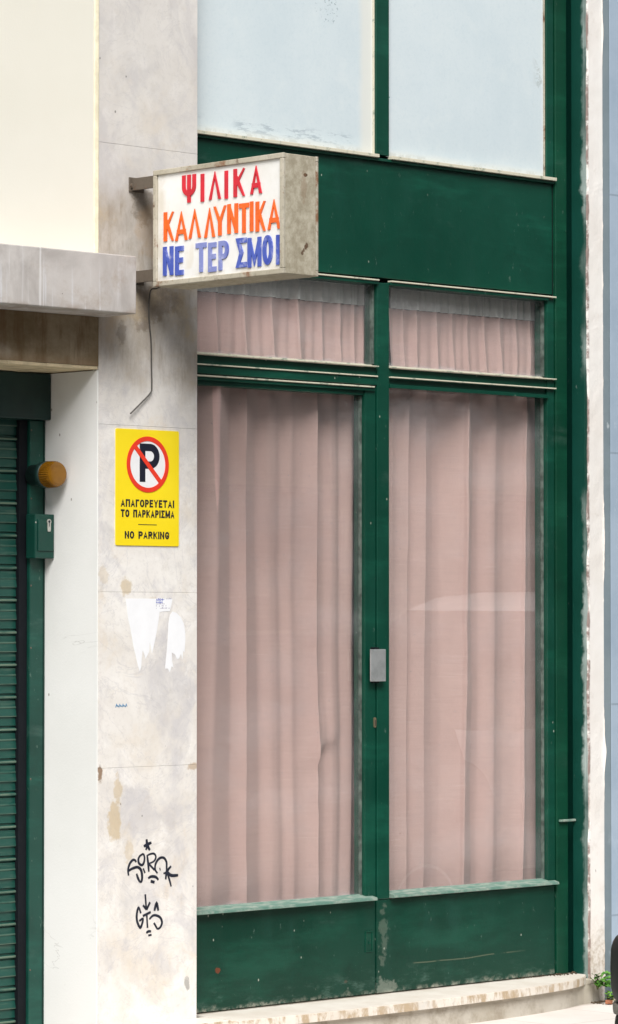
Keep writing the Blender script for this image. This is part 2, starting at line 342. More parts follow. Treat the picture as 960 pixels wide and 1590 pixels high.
M['amber'] = (lambda t: t.fin(t.mix(t.step(t.noise(20, 4), .3, .7), (.25, .105, .004), (.37, .165, .006)), .25, .5))(NT('amber_plastic'))
M['amber'].node_tree.nodes['Principled BSDF'].inputs['Transmission Weight'].default_value = .35
M['alu'] = (lambda t: (t.bump(t.noise(30, 5), .0006, .4), t.fin(t.mix(t.step(t.noise(16, 6, .7), .35, .7), (.50, .52, .52), (.36, .38, .38)), .42, .5, .55))[1])(NT('scuffed_aluminium'))
M['brass'] = plain('dull_brass', (.30, .24, .15), .45, .5, .6)
M['zinc'] = plain('keyhole_zinc', (.48, .48, .44), .4, .5, .5)
def plaster():
    t = NT('peeling_white_plaster'); n = t.noise(14, 7, .7); f = t.noise(70, 5, .75)
    c = t.mix(t.step(t.noise(4, 5), .3, .7), (.74, .70, .655), (.80, .775, .74))
    c = t.mix(t.mul(t.step(n, .55, .72), .4), c, (.58, .52, .46))
    lo = t.step(t.math('ADD', t.z, t.math('MULTIPLY', t.noise(7, 5), .2)), .50, .30); c = t.mix(t.mul(lo, t.math('ADD', .35, t.mul(t.step(f, .4, .65), .6))), c, (.46, .39, .31))
    le = t.mul(t.step(t.math('ADD', t.x, t.math('MULTIPLY', t.noise(9, 6, .7), .02)), 1.033, 1.027), t.step(t.noise(7, 6, .7), .42, .52)); c = t.mix(t.mul(le, .85), c, (.17, .10, .085))
    pit = t.step(t.noise(32, 4, .6, stretch=(1, 1, .4), off=(1, 1, 1)), .70, .74); c = t.mix(t.mul(pit, .7), c, (.25, .20, .18))
    t.bump(t.math('ADD', n, f), .004, .3); return t.fin(c, .85, .2)
M['plaster'] = plaster()
def bluewall(name, a, b):
    t = NT(name); n = t.noise(5, 6, .65); g = t.noise(3.2, 6, .7, stretch=(1, 1, .7), off=(4, 4, 4))
    c = t.mix(t.step(n, .3, .7), a, b)
    c = t.mix(t.mul(t.step(g, .52, .7), t.step(t.z, 1.2, .2), .6), c, (.62, .68, .74))
    for zz in (2.05, 1.13, .36, 3.0):
        j = t.step(t.math('ABSOLUTE', t.math('SUBTRACT', t.z, zz)), .005, .002); c = t.mix(t.mul(j, .5), c, (.16, .20, .24))
    sc = t.step(t.noise(18, 6, .7, stretch=(1, 1, .3), off=(6, 1, 1)), .66, .72); c = t.mix(t.mul(sc, .5), c, (.55, .60, .63))
    t.bump(t.noise(40, 5, .7), .002, .4); return t.fin(c, .7, .3)
M['bw_side'] = bluewall('grey_blue_paint', (.135, .178, .205), (.165, .21, .235))
M['bw_front'] = bluewall('pale_blue_paint', (.30, .38, .47), (.35, .43, .52))
def tread():
    t = NT('worn_marble_tread'); n = t.noise(6, 7, .65); g = t.noise(18, 7, .7, stretch=(1.6, 1, .6))
    c = t.mix(t.step(n, .3, .7), (.66, .60, .52), (.76, .715, .645))
    fr = t.step(t.z, .1497, .1475)      # the broken, stained front edge
    c = t.mix(t.mul(fr, t.step(g, .44, .6), .75), c, (.38, .26, .13))
    c = t.mix(t.mul(fr, t.step(t.noise(11, 5, off=(4, 1, 1)), .52, .7), .7), c, (.62, .60, .56))
    bk = t.step(t.math('ADD', t.y, t.math('MULTIPLY', t.noise(22, 5), .03)), .065, .085); c = t.mix(t.mul(bk, .8), c, (.16, .13, .09))
    c = t.mix(t.mul(t.step(t.noise(13, 6, .7, off=(7, 7, 0)), .58, .75), .4), c, (.45, .38, .28))
    t.bump(g, .002, .4); return t.fin(c, .5, .4)
M['tread'] = tread()
M['riser'] = (lambda t: (t.bump(t.noise(30, 6, .7), .004, .6), t.fin(t.mix(t.mul(t.step(t.noise(8, 6, .7), .45, .7), .7), t.mix(t.step(t.noise(4, 5, off=(1, 5, 5)), .3, .7), (.42, .38, .31), (.56, .525, .46)), (.27, .225, .165)), .75, .25))[1])(NT('worn_riser_stone'))
def paving():
    t = NT('pale_paving_slabs'); n = t.noise(3, 6); f = t.noise(40, 6, .75)
    c = t.mix(t.step(n, .3, .7), (.60, .55, .50), (.69, .645, .60))
    q = t.n.new('ShaderNodeTexBrick'); t.l.new(t.co, q.inputs[0]); q.inputs['Scale'].default_value = 1; q.offset = 0.0
    q.inputs['Brick Width'].default_value = .40; q.inputs['Row Height'].default_value = .40; q.inputs['Mortar Size'].default_value = .003; q.inputs['Mortar Smooth'].default_value = .3
    c = t.mix(t.mul(q.outputs['Fac'], .6), c, (.34, .30, .26))
    c = t.mix(t.mul(t.step(f, .55, .75), .35), c, (.42, .37, .32))
    sp = t.step(t.voro(13), .06, .04); c = t.mix(t.mul(sp, .7), c, (.14, .09, .07))
    wall = t.step(t.math('ADD', t.y, t.math('MULTIPLY', t.noise(14, 5), .06)), -.05, .0); c = t.mix(t.mul(wall, .6), c, (.22, .17, .12))
    t.bump(f, .002, .4); return t.fin(c, .75, .3)
M['paving'] = paving()
M['kerb'] = plain('kerb_stone', (.42, .40, .37), .8, .25, var=.2, sc=12)
M['far_wall'] = plain('far_beige_render', (.68, .64, .57), .85, .2, var=.12, sc=1.2)
M['asphalt'] = plain('asphalt', (.05, .05, .052), .85, .3, var=.3, sc=60)
M['interior'] = plain('dark_shop_plaster', (.10, .085, .075), .9, .1)
M['leaf'] = (lambda t: t.fin(t.mix(t.step(t.noise(45, 3), .35, .65), (.10, .26, .030), (.19, .40, .055)), .5, .35))(NT('bright_weed_leaf'))
M['leaf2'] = (lambda t: t.fin(t.mix(t.step(t.noise(45, 3), .35, .65), (.05, .16, .022), (.12, .29, .04)), .5, .35))(NT('weed_leaf'))
M['stem'] = plain('weed_stem', (.12, .14, .05), .7)
M['brick'] = plain('brick_red', (.30, .12, .065), .85, .2, var=.25, sc=70)
M['stone'] = plain('pale_chip', (.55, .47, .40), .85, .2, var=.2, sc=70)
M['soil'] = plain('dark_soil', (.07, .052, .035), .95, .1, var=.4, sc=70)
M['car_paint'] = plain('dark_car_paint', (.020, .030, .032), .22, .6, var=.05)
M['car_black'] = plain('black_bumper_plastic', (.004, .009, .009), .5, .25, var=.2)
M['car_trim'] = plain('grey_trim', (.20, .19, .165), .5, .4)
M['car_glass'] = plain('dark_car_glass', (.01, .012, .014), .06, .7, var=.05)
M['tyre'] = plain('tyre_rubber', (.02, .02, .02), .8, .3)
M['rim'] = plain('wheel_metal', (.45, .46, .47), .35, .5, .8)
M['lamp_glass'] = plain('headlight_glass', (.55, .57, .58), .12, .6)

# ------------------------------------------------------------------ mesh helpers
KEEP = set()
def mk(name, bm, mats, parent=None, smooth=False, label=None):
    me = bpy.data.meshes.new(name); bmesh.ops.recalc_face_normals(bm, faces=bm.faces[:]) if id(bm) not in KEEP else KEEP.discard(id(bm))
    bm.to_mesh(me); bm.free()
    for m in (mats if isinstance(mats, (list, tuple)) else [mats]): me.materials.append(M[m])
    if smooth:
        for p in me.polygons: p.use_smooth = True
    o = bpy.data.objects.new(name, me); COL.objects.link(o)
    if parent:
        o.parent = parent; o.matrix_parent_inverse = Matrix.Translation(-parent.location)
    if label: o['label'] = label
    return o
def tag(o, label, cat, group=None):
    o['label'] = label; o['category'] = cat
    if group: o['group'] = group
    return o
def thing(name, loc, label, cat, group=None):
    o = bpy.data.objects.new(name, None); COL.objects.link(o); o.location = loc; o.empty_display_size = .1
    return tag(o, label, cat, group)
def struct(name, bm, m):
    o = mk(name, bm, m); o['kind'] = 'structure'; return o
def box(bm, x0, x1, y0, y1, z0, z1, bev=0.0, mi=0):
    vs_ = [bm.verts.new((x, y, z)) for x in (x0, x1) for y in (y0, y1) for z in (z0, z1)]
    idx = ((0, 1, 3, 2), (4, 6, 7, 5), (0, 4, 5, 1), (2, 3, 7, 6), (0, 2, 6, 4), (1, 5, 7, 3))
    fs = [bm.faces.new([vs_[i] for i in f]) for f in idx]
    for f in fs: f.material_index = mi
    if bev > 0:
        es = list({e for f in fs for e in f.edges})
        r = bmesh.ops.bevel(bm, geom=es, offset=bev, segments=2, affect='EDGES', profile=.5)
        for f in r['faces']: f.material_index = mi
    return bm
def B(*a, **k):
    return box(bmesh.new(), *a, **k)
def prism(bm, pts, f, d0, d1):
    """extrude 2-D polygon pts; f(u, v, d) -> world"""
    a = [bm.verts.new(f(u, v, d0)) for u, v in pts]; b = [bm.verts.new(f(u, v, d1)) for u, v in pts]
    n = len(pts)
    bm.faces.new(a); bm.faces.new(b[::-1])
    for i in range(n): bm.faces.new((a[i], a[(i + 1) % n], b[(i + 1) % n], b[i]))
def lathe(bm, prof, f, seg=32):
    """prof: (axial, radius); f(a, c, s) -> world"""
    rings = []
    for a, r in prof:
        rings.append([bm.verts.new(f(a, r * math.cos(2 * math.pi * k / seg), r * math.sin(2 * math.pi * k / seg))) for k in range(seg)])
    for p, q in zip(rings, rings[1:]):
        for k in range(seg): bm.faces.new((p[k], p[(k + 1) % seg], q[(k + 1) % seg], q[k]))
    bm.faces.new(rings[0][::-1]); bm.faces.new(rings[-1])
def tube(bm, pts, r, seg=8):
    pts = [Vector(p) for p in pts]; rings = []
    for i, p in enumerate(pts):
        t = (pts[min(i + 1, len(pts) - 1)] - pts[max(i - 1, 0)]).normalized()
        u = t.cross(Vector((0, 1, .3))).normalized(); w = t.cross(u)
        rr = r[i] if isinstance(r, (list, tuple)) else r
        rings.append([bm.verts.new(p + (u * math.cos(2 * math.pi * k / seg) + w * math.sin(2 * math.pi * k / seg)) * rr) for k in range(seg)])
    for p, q in zip(rings, rings[1:]):
        for k in range(seg): bm.faces.new((p[k], p[(k + 1) % seg], q[(k + 1) % seg], q[k]))
    bm.faces.new(rings[0]); bm.faces.new(rings[-1])
def smooth_pts(pts, n=6):
    out = []
    for i in range(len(pts) - 1):
        p0, p1, p2, p3 = [Vector(pts[max(0, min(len(pts) - 1, i + k))]) for k in (-1, 0, 1, 2)]
        for k in range(n):
            t = k / n
            out.append(.5 * ((2 * p1) + (p2 - p0) * t + (2 * p0 - 5 * p1 + 4 * p2 - p3) * t * t + (3 * p1 - p0 - 3 * p2 + p3) * t ** 3))
    out.append(Vector(pts[-1])); return out
_lay = [0]
def ribbon(bm, pts, w, f, d0, d1, closed=False, mi=0, clip=None, ml=2.2):
    """thick polyline in (u, v), width w (number or list), extruded from depth d0 to d1"""
    P = [Vector((p[0], p[1])) for p in pts]
    if not isinstance(w, (list, tuple)): P = [p for i, p in enumerate(P) if i == 0 or (p - P[i - 1]).length > 1e-7]
    n = len(P)
    _lay[0] = (_lay[0] + 1) % 8; e = _lay[0] * .00006 * (1 if d1 > d0 else -1)
    L, Rr = [], []
    for i in range(n):
        a = P[(i - 1) % n] if (closed or i > 0) else None; b = P[(i + 1) % n] if (closed or i < n - 1) else None
        d1_ = (P[i] - a).normalized() if a is not None else None; d2_ = (b - P[i]).normalized() if b is not None else None
        if d1_ is None: d1_ = d2_
        if d2_ is None: d2_ = d1_
        n1 = Vector((-d1_.y, d1_.x)); n2 = Vector((-d2_.y, d2_.x)); m = n1 + n2
        m = m.normalized() if m.length > 1e-6 else n1
        k = min(ml, 1 / max(.3, m.dot(n1))); ww = (w[i] if isinstance(w, (list, tuple)) else w) / 2
        L.append(P[i] + m * ww * k); Rr.append(P[i] - m * ww * k)
    if clip:
        for q in L + Rr: q.y = min(max(q.y, clip[0]), clip[1]); q.x = min(max(q.x, clip[2]), clip[3])
    def V(q, d): return bm.verts.new(f(q.x, q.y, d))
    lf = [V(q, d1 + e) for q in L]; rf = [V(q, d1 + e) for q in Rr]; lb = [V(q, d0) for q in L]; rb = [V(q, d0) for q in Rr]
    fs = []
    for i in range(n if closed else n - 1):
        j = (i + 1) % n
        fs += [bm.faces.new((lf[i], lf[j], rf[j], rf[i])), bm.faces.new((lb[i], lb[j], lf[j], lf[i])), bm.faces.new((rf[i], rf[j], rb[j], rb[i]))]
    if not closed:
        fs += [bm.faces.new((lf[0], rf[0], rb[0], lb[0])), bm.faces.new((lf[-1], lb[-1], rb[-1], rf[-1]))]
    for q in fs: q.material_index = mi
def arc(cx, cy, rx, ry, a0, a1, n=14):
    return [(cx + rx * math.cos(R(a0 + (a1 - a0) * k / n)), cy + ry * math.sin(R(a0 + (a1 - a0) * k / n))) for k in range(n + 1)]
ELL = arc(.5, .5, .5, .5, 0, 360, 28)[:-1]
GL = {   # capital letters as strokes in a unit box; 'c' marks a closed stroke
 'Α': [[(0, 0), (.5, 1), (1, 0)], [(.2, .26), (.8, .26)]], 'Λ': [[(0, 0), (.5, 1), (1, 0)]],
 'Ι': [[(.5, 0), (.5, 1)]], 'Κ': [[(0, 0), (0, 1)], [(1, 1), (.06, .42)], [(.28, .60), (1, 0)]],
 'Ψ': [[(.5, 0), (.5, 1)], [(0, 1), (0, .62)] + arc(.5, .60, .5, .32, 180, 360, 12) + [(1, .62), (1, 1)]],
 'Υ': [[(0, 1), (.5, .42), (1, 1)], [(.5, .46), (.5, 0)]], 'Ν': [[(0, 0), (0, 1)], [(.04, 1), (.96, 0)], [(1, 0), (1, 1)]],
 'Τ': [[(0, 1), (1, 1)], [(.5, 1), (.5, 0)]], 'Ε': [[(1, 1), (0, 1), (0, 0), (1, 0)], [(0, .52), (.85, .52)]],
 'Ρ': [[(0, 0), (0, 1)], [(0, 1), (.55, 1)] + arc(.55, .73, .45, .27, 90, -90, 10) + [(0, .46)]],
 'Σ': [[(1, 1), (0, 1), (.55, .5), (0, 0), (1, 0)]], 'Μ': [[(0, 0), (0, 1)], [(.03, 1), (.5, .12), (.97, 1)], [(1, 1), (1, 0)]],
 'Ο': ['c', ELL], 'Π': [[(0, 0), (0, 1), (1, 1), (1, 0)]], 'Γ': [[(0, 0), (0, 1), (1, 1)]],
 'Φ': ['c', arc(.5, .5, .5, .32, 0, 360, 20)[:-1], [(.5, 0), (.5, 1)]], '-': [[(.1, .45), (.9, .45)]],
 'R': [[(0, 0), (0, 1)], [(0, 1), (.55, 1)] + arc(.55, .75, .42, .25, 90, -90, 10) + [(0, .50)], [(.5, .50), (1, 0)]],
 'G': [arc(.5, .5, .5, .5, 45, 320, 18) + [(1, .42), (.55, .42)]],
}
for a_, b_ in zip('AKNOPIE', 'ΑΚΝΟΡΙΕ'): GL[a_] = GL[b_]
NARROW = {'Ι': .0, 'I': .0, 'Μ': 1.22, 'Ο': 1.05, 'O': 1.05, 'G': 1.05, 'Ε': .85, 'Γ': .82, 'Ρ': .9, '-': .6}
def glyph(bm, ch, u0, u1, v0, v1, w, f, d0, d1, mi=0):
    h = w / 2; gl = GL[ch]; cl = False
    for st in gl:
        if st == 'c': cl = True; continue
        p = [(u0 + h + u * (u1 - u0 - w), v0 + h + v * (v1 - v0 - w)) for u, v in st]
        if not cl:           # free ends run out to the full box height
            for k, nb in ((0, 1), (-1, -2)):
                d = Vector(p[k]) - Vector(p[nb]); d.normalize(); e_ = 1.6 if abs(d.x) > .05 and abs(d.y) > .05 else .98; p[k] = (p[k][0] + d.x * h * e_, p[k][1] + d.y * h * e_)
        ribbon(bm, p, w, f, d0, d1, closed=cl, mi=mi, clip=(v0, v1, u0, u1), ml=1.9); cl = False
def text(bm, s, u0, u1, v0, v1, w, f, d0, d1, gap=.26, mi=0):
    ws = [w / (v1 - v0) * 1.0 if c in 'ΙI' else (.55 if c == ' ' else .82 * NARROW.get(c, 1)) for c in s]
    tot = sum(ws) + gap * .6 * (len(s) - 1); k = (u1 - u0) / tot; u = u0
    for c, q in zip(s, ws):
        if c != ' ': glyph(bm, c, u, u + (w if c in 'ΙI' else q * k), v0, v1, w, f, d0, d1, mi)
        u += q * k + gap * .6 * k
front = lambda u, v, d: (u, -d, v)            # drawn on a wall that faces the street (plane y = 0)
GZ = .05                                        # pavement level

# ------------------------------------------------------------------ ground
bm = bmesh.new(); v = [bm.verts.new(p) for p in ((-300, -300, -.081), (300, -300, -.081), (300, -1.32, -.081), (-300, -1.32, -.081))]; bm.faces.new(v); struct('road', bm, 'asphalt')
bm = bmesh.new(); v = [bm.verts.new(p) for p in ((-60, -1.21, GZ), (60, -1.21, GZ), (60, .6, GZ), (-60, .6, GZ))]; bm.faces.new(v); struct('pavement', bm, 'paving')
struct('kerb', B(-60, 60, -1.34, -1.212, -.12, GZ - .003, .008), 'kerb')

ob = thing('street_building', (8, -13.5, -.08), 'plain beige building on the far side of the street, mirrored in the shop glass', 'building')
bm = bmesh.new(); box(bm, -22, 48, -20, -13.5, -.08, 8.2); mk('wall', bm, 'far_wall', ob)
bm = bmesh.new(); box(bm, -22, 48, -13.499, -12.3, 3.4, 3.6); box(bm, -22, 48, -13.499, -12.3, 6.4, 6.6); mk('balcony', bm, 'far_wall', ob)
for i in range(10):
    x = -2 + i * 4.2
    for z0, z1, w in ((.0, 2.6, 2.6), (3.7, 5.9, 1.3)):
        wf = mk('window', B(x, x + w, -13.499, -13.42, z0, z1), 'kerb', ob); mk('pane', B(x + .06, x + w - .06, -13.419, -13.41, z0 + .06, z1 - .06), 'car_glass', wf)
struct('pavement', B(-60, 60, -13.49, -11.8, -.12, .05), 'paving')

# ------------------------------------------------------------------ marble pillar
pl = thing('marble_pillar', (-1.12, .15, GZ), 'grey white marble clad pillar between the green shutter and the pink curtained doors', 'pillar')
zc = [GZ - .02, .9703, 1.529, 2.062, 2.961, 3.9, 4.4]
for z0, z1 in zip(zc, zc[1:]):
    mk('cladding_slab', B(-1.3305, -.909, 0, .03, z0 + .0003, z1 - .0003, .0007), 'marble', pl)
mk('core', B(-1.325, -.914, .0305, .30, GZ - .02, 4.4), 'lintel', pl)
# graffiti marker tags
def px_tag(bm, strokes, X0, Y0, k, ox, oy, u_a, u_b, v_a, v_b, px_a, px_b, py_a, py_b, width):
    for st, w in strokes:
        pts = []
        for X, Y in st:
            px = ox + X / k; py = oy + Y / k
            pts.append((u_a + (px - px_a) / (px_b - px_a) * (u_b - u_a), v_a + (py - py_a) / (py_b - py_a) * (v_b - v_a) - .030 * ((px - px_a) / (px_b - px_a) - .5) * 0))
        pts = [tuple(q) for q in smooth_pts(pts, 5)] if len(pts) > 2 else pts
        n = len(pts); ww = [width * w * (.72 + .28 * math.sin(math.pi * i / max(1, n - 1))) for i in range(n)]
        ribbon(bm, pts, ww, front, .0002, .0006)
T1 = [([(375, 82), (385, 165), (425, 245)], 1.1), ([(330, 185), (385, 160), (450, 135)], 1.1), ([(385, 165), (365, 240)], 1.0),
 ([(212, 408), (195, 378), (160, 372), (118, 415), (95, 470), (86, 530), (95, 595)], .85), ([(86, 532), (150, 497), (230, 480), (280, 515), (300, 570), (305, 640), (295, 690), (270, 700)], 1.0), ([(218, 575), (240, 640), (270, 700)], .9),
 ([(325, 290), (270, 320), (246, 370), (255, 425), (300, 455), (332, 420), (342, 350), (325, 290)], .85), ([(322, 505), (350, 575)], .9),
 ([(385, 330), (400, 440), (410, 560)], .9), ([(375, 330), (420, 305), (490, 300), (520, 350), (490, 410), (410, 440)], .7), ([(410, 445), (500, 540)], 1.0),
 ([(545, 590), (512, 540), (510, 470), (545, 400), (600, 365), (650, 375), (685, 430), (690, 500), (685, 580), (640, 600)], .85), ([(578, 535), (592, 530)], 1.3),
 ([(760, 500), (712, 550), (685, 610), (675, 690)], .9), ([(700, 580), (760, 635), (872, 640)], 1.1), ([(700, 590), (735, 700), (762, 800)], .8),
 ([(400, 655), (450, 632), (520, 645), (560, 690)], 1.0), ([(440, 700), (500, 720)], 1.4)]
bm = bmesh.new(); px_tag(bm, T1, 0, 0, 10.105, 190, 1295, -1.206, -.994, .738, .612, 198, 275, 1303, 1360, .0095)
mk('graffiti', bm, 'marker', pl, label='black marker scrawl with a small star above it')
T2 = [([(375, 125), (400, 470)], 1.0), ([(325, 365), (405, 470)], 1.1), ([(485, 310), (405, 470)], 1.1),
 ([(275, 540), (225, 410), (190, 500), (180, 640), (205, 760), (262, 860), (305, 770), (320, 665), (240, 710)], .9), ([(320, 605), (500, 530)], 1.1), ([(410, 570), (428, 880)], 1.0),
 ([(675, 515), (635, 350), (585, 510)], 1.1), ([(470, 690), (550, 615), (640, 620), (725, 680), (760, 790), (720, 890), (655, 925)], .9), ([(575, 780), (655, 925)], 1.0),
 ([(400, 990), (450, 958), (510, 965)], .9), ([(445, 1050), (520, 1040)], .9)]
bm = bmesh.new(); px_tag(bm, T2, 0, 0, 14.77, 200, 1380, -1.171, -1.061, .563, .4385, 211, 251, 1388, 1447, .0095)
mk('graffiti', bm, 'marker', pl, label='black marker tag under a downward arrow')
bm = bmesh.new()
for i in range(7):
    u = -1.258 + i * .0068; ribbon(bm, [(u, 1.162 + .006 * (i % 2)), (u + .004, 1.172 - .006 * (i % 2)), (u + .007, 1.164)], .0022, front, .0002, .0006)
mk('graffiti', bm, 'marker_blue', pl, label='tiny blue felt pen scribble')

# ------------------------------------------------------------------ cream wall, canopy, portal
wl_ = thing('rendered_wall', (-3.5, .1, 2.4), 'smooth cream rendered upper wall above the grey stone canopy', 'wall')
mk('render', B(-7, -1.3535, 0, .3, 2.5865, 4.4), 'cream', wl_)
mk('corner_bead', B(-1.353, -1.332, -.0025, .3, 2.5865, 4.4, .004), 'bead', wl_)
cn = mk('stone_canopy', B(-4.7, -1.312, -.16, .12, 2.4025, 2.5845, .0035), 'canopy'); tag(cn, 'thick grey streaked marble canopy slab jutting over the roller shutter', 'canopy')
po = thing('shutter_portal', (-2.7, .15, GZ), 'white painted opening with sooty brown lintel around the green roller shutter', 'doorway')
mk('lintel', B(-4.5, -1.3312, .0012, .42, 2.246, 2.4018), 'lintel', po, label='stained brown lintel under the canopy')
bm = bmesh.new()
for i in range(60):      # crumbly lip along the lower edge
    x0 = -4.5 + i * (3.168 / 60); box(bm, x0, x0 + 3.168 / 60 - .0004, .0005 + .003 * random.random(), .42, 2.2335 + .0025 * random.random(), 2.2455, .0015)
mk('soffit', bm, 'soffit', po)
mk('jamb', B(-1.3308, -1.3315 + .0005, .031, .45, GZ - .02, 2.2325) if False else B(-1.3345, -1.3312, .0005, .45, GZ - .02, 2.2328, .0008), 'jamb', po)
mk('jamb', B(-4.52, -4.40, .0005, .45, GZ - .02, 2.2328, .002), 'jamb', po)
lw = mk('pier_wall', B(-7, -4.5205, 0, .4, GZ - .02, 2.5855), 'cream'); tag(lw, 'cream rendered pier beyond the far side of the shutter', 'wall')

# ------------------------------------------------------------------ roller shutter
XJ = -1.3348
sh = thing('roller_shutter', (-2.8, .28, GZ), 'closed dark green ribbed roller shutter inside the white recess', 'shutter')
bm = bmesh.new(); per = .1035
prof = [(.0, .002), (.002, -.005), (.005, -.0068), (.009, -.0062), (.0115, -.003), (.0125, .004), (.0155, .0045), (.0165, -.0005), (.035, -.0012), (.0365, -.0036), (.040, -.0042), (.043, -.0025), (.052, -.0042), (.064, -.0068), (.068, -.0066), (.0695, -.0015), (.072, -.001), (.092, -.0022), (.0965, -.0028), (.0985, .003)]
zz = GZ + .01; rows = []
while zz < 2.10:
    for dz, dy in prof:
        if zz + per - dz < 2.12: rows.append((zz + per - dz, .288 + dy))
    zz += per
rows = sorted(set(rows))
pv = None
for z, y in rows:
    cur = [bm.verts.new((x, y, z)) for x in (-4.36, -1.425)]
    if pv: bm.faces.new((pv[0], pv[1], cur[1], cur[0]))
    pv = cur
mk('slat_curtain', bm, 'shutter', sh)
for (a, b, s_) in ((-1.400, XJ - .0003, 1), (-4.399, -4.335, -1)):
    g = mk('guide_rail', B(a, b, .258, .40, GZ, 2.082, .003), 'guide', sh)
    c0, c1 = (-1.434, -1.4005) if s_ > 0 else (-4.3345, -4.30)
    mk('channel_shade', B(c0, c1, .270, .40, GZ, 2.082, .001), 'shade_and_stem_black', g)  # solid black strip standing in for the deep shade beside the guide
    for zb in (.32, .93, 1.35, 1.55, 1.83, 2.05):
        bm = bmesh.new(); lathe(bm, [(0, .0032), (.0015, .0026), (.002, .001)], lambda a_, c_, s2, zb=zb, xx=(a + .006): (xx + c_, .258 - a_, zb + s2), 10); mk('rivet', bm, 'steel', g)
    bm = bmesh.new(); box(bm, a + .056, a + .058, .2565, .259, GZ + .002, 2.08) ; mk('seam', bm, 'dark_gap', g)
bm = bmesh.new(); box(bm, -4.398, XJ - .0006, .229, .42, 2.083, 2.2325, .004)
mk('shutter_box', bm, 'shutter_box', sh)

# key switch box
kb = thing('key_switch_box', (-1.37, .258, 1.635), 'small green locked metal box screwed to the shutter guide', 'lock box')
mk('case', B(-1.4165, XJ - .0012, .212, .2575, 1.637, 1.779, .003), 'guide', kb)
mk('lid', B(-1.406, -1.340, .2085, .2118, 1.660, 1.762, .002), 'guide', kb)
bm = bmesh.new(); prism(bm, arc(-1.362, 1.755, .0085, .0085, -40, 220, 16) + [(-1.368, 1.728), (-1.367, 1.7235), (-1.357, 1.7235), (-1.3555, 1.728)], lambda u, v, d: (u, .2084 - d, v), 0, .003)
kp = mk('keyhole_plate', bm, 'zinc', kb)
bm = bmesh.new(); lathe(bm, [(0, .0042), (.0008, .0042)], lambda a, c, s: (-1.362 + c, .2053 - a, 1.7555 + s), 16); box(bm, -1.3630, -1.3610, .2046, .2053, 1.7395, 1.7515); mk('keyhole', bm, 'notice_black', kp)
bm = bmesh.new(); lathe(bm, [(0, .003), (.0012, .002)], lambda a, c, s: (-1.4125 + c, .2118 - a, 1.752 + s), 10); mk('screw', bm, 'zinc', kb)

# amber warning lamp
wlamp = thing('warning_lamp', (-1.383, .258, 1.905), 'round amber ribbed warning lamp above the green lock box', 'lamp')
LX, LZ = -1.386, 1.905
fl = lambda a, c, s: (LX + c, .2575 - a, LZ + s)
bm = bmesh.new(); lathe(bm, [(0, .034), (.05, .034), (.054, .043), (.070, .0435), (.074, .041)], fl, 36); mk('base', bm, 'shutter_box', wlamp, True)
bm = bmesh.new(); seg = 72; prof = [(.0742, .0405), (.080, .0430), (.112, .0420), (.121, .038), (.124, .030), (.126, .010), (.1262, .001)]
rings = []
for a, r in prof:
    rings.append([bm.verts.new(fl(a, (r - (.0022 if (k % 2 and .078 < a < .118) else 0)) * math.cos(2 * math.pi * k / seg), (r - (.0022 if (k % 2 and .078 < a < .118) else 0)) * math.sin(2 * math.pi * k / seg))) for k in range(seg)])
for p, q in zip(rings, rings[1:]):
    for k in range(seg): bm.faces.new((p[k], p[(k + 1) % seg], q[(k + 1) % seg], q[k]))
bm.faces.new(rings[-1]); bm.faces.new(rings[0][::-1])
mk('lens', bm, 'amber', wlamp)

# ------------------------------------------------------------------ projecting sign
sg = thing('shop_sign', (-1.126, 0, 2.50), 'rusty framed white box sign with red, orange and blue Greek lettering on the marble pillar', 'sign')
X0, X1, Y0, Y1, Z0, Z1 = -1.201, -1.050, -.713, -.111, 2.499, 2.870
bm = bmesh.new(); box(bm, X0 + .011, X1 - .011, Y0 + .001, Y1, Z0 + .001, Z1 - .001, .002); mk('case', bm, 'sign_end', sg)
for xa, xb in ((X0, X0 + .0108), (X1 - .0108, X1)):
    bm = bmesh.new(); w = .0165
    box(bm, xa, xb, Y0, Y1 - .0003, Z1 - w, Z1, .0022); box(bm, xa, xb, Y0, Y1 - .0003, Z0, Z0 + w, .0022)
    box(bm, xa, xb, Y0, Y0 + w, Z0 + w + .0002, Z1 - w - .0002, .0022); box(bm, xa, xb, Y1 - w, Y1 - .0003, Z0 + w + .0002, Z1 - w - .0002, .0022)
    mk('frame', bm, 'sign_frame', sg)
bm = bmesh.new(); box(bm, X0 + .0075, X0 + .0107, Y0 + w + .0003, Y1 - w - .0006, Z0 + w + .0003, Z1 - w - .0003); mk('face_panel', bm, 'sign_face', sg)
bm = bmesh.new(); box(bm, X1 - .0107, X1 - .0075, Y0 + w + .0003, Y1 - w - .0006, Z0 + w + .0003, Z1 - w - .0003); mk('face_panel', bm, 'sign_face', sg)
side = lambda u, v, d: (X0 + .0075 - d, -u, v)       # u = distance out from the wall
def sy(X):       # distance from wall for an abscissa measured along the sign face
    t = (X - 165) / 570; return .111 + .602 * (t * (1 + .045 * (1 - t)))
r1 = [('Ψ', 288, 347), ('Ι', 369, 383), ('Λ', 404, 456), ('Ι', 473, 487), ('Κ', 512, 561), ('Α', 585, 636)]
r2 = [('Κ', 208, 251), ('Α', 257, 311), ('Λ', 316, 369), ('Λ', 384, 431), ('Υ', 425, 480), ('Ν', 485, 531), ('Τ', 536, 579), ('Ι', 584, 598), ('Κ', 609, 652), ('Α', 661, 717)]
r3 = [('Ν', 205, 249), ('Ε', 258, 294), ('Τ', 347, 394), ('Ε', 402, 437), ('Ρ', 447, 491), ('Σ', 522, 569), ('Μ', 574, 633), ('Ο', 639, 684), ('Ι', 699, 714)]
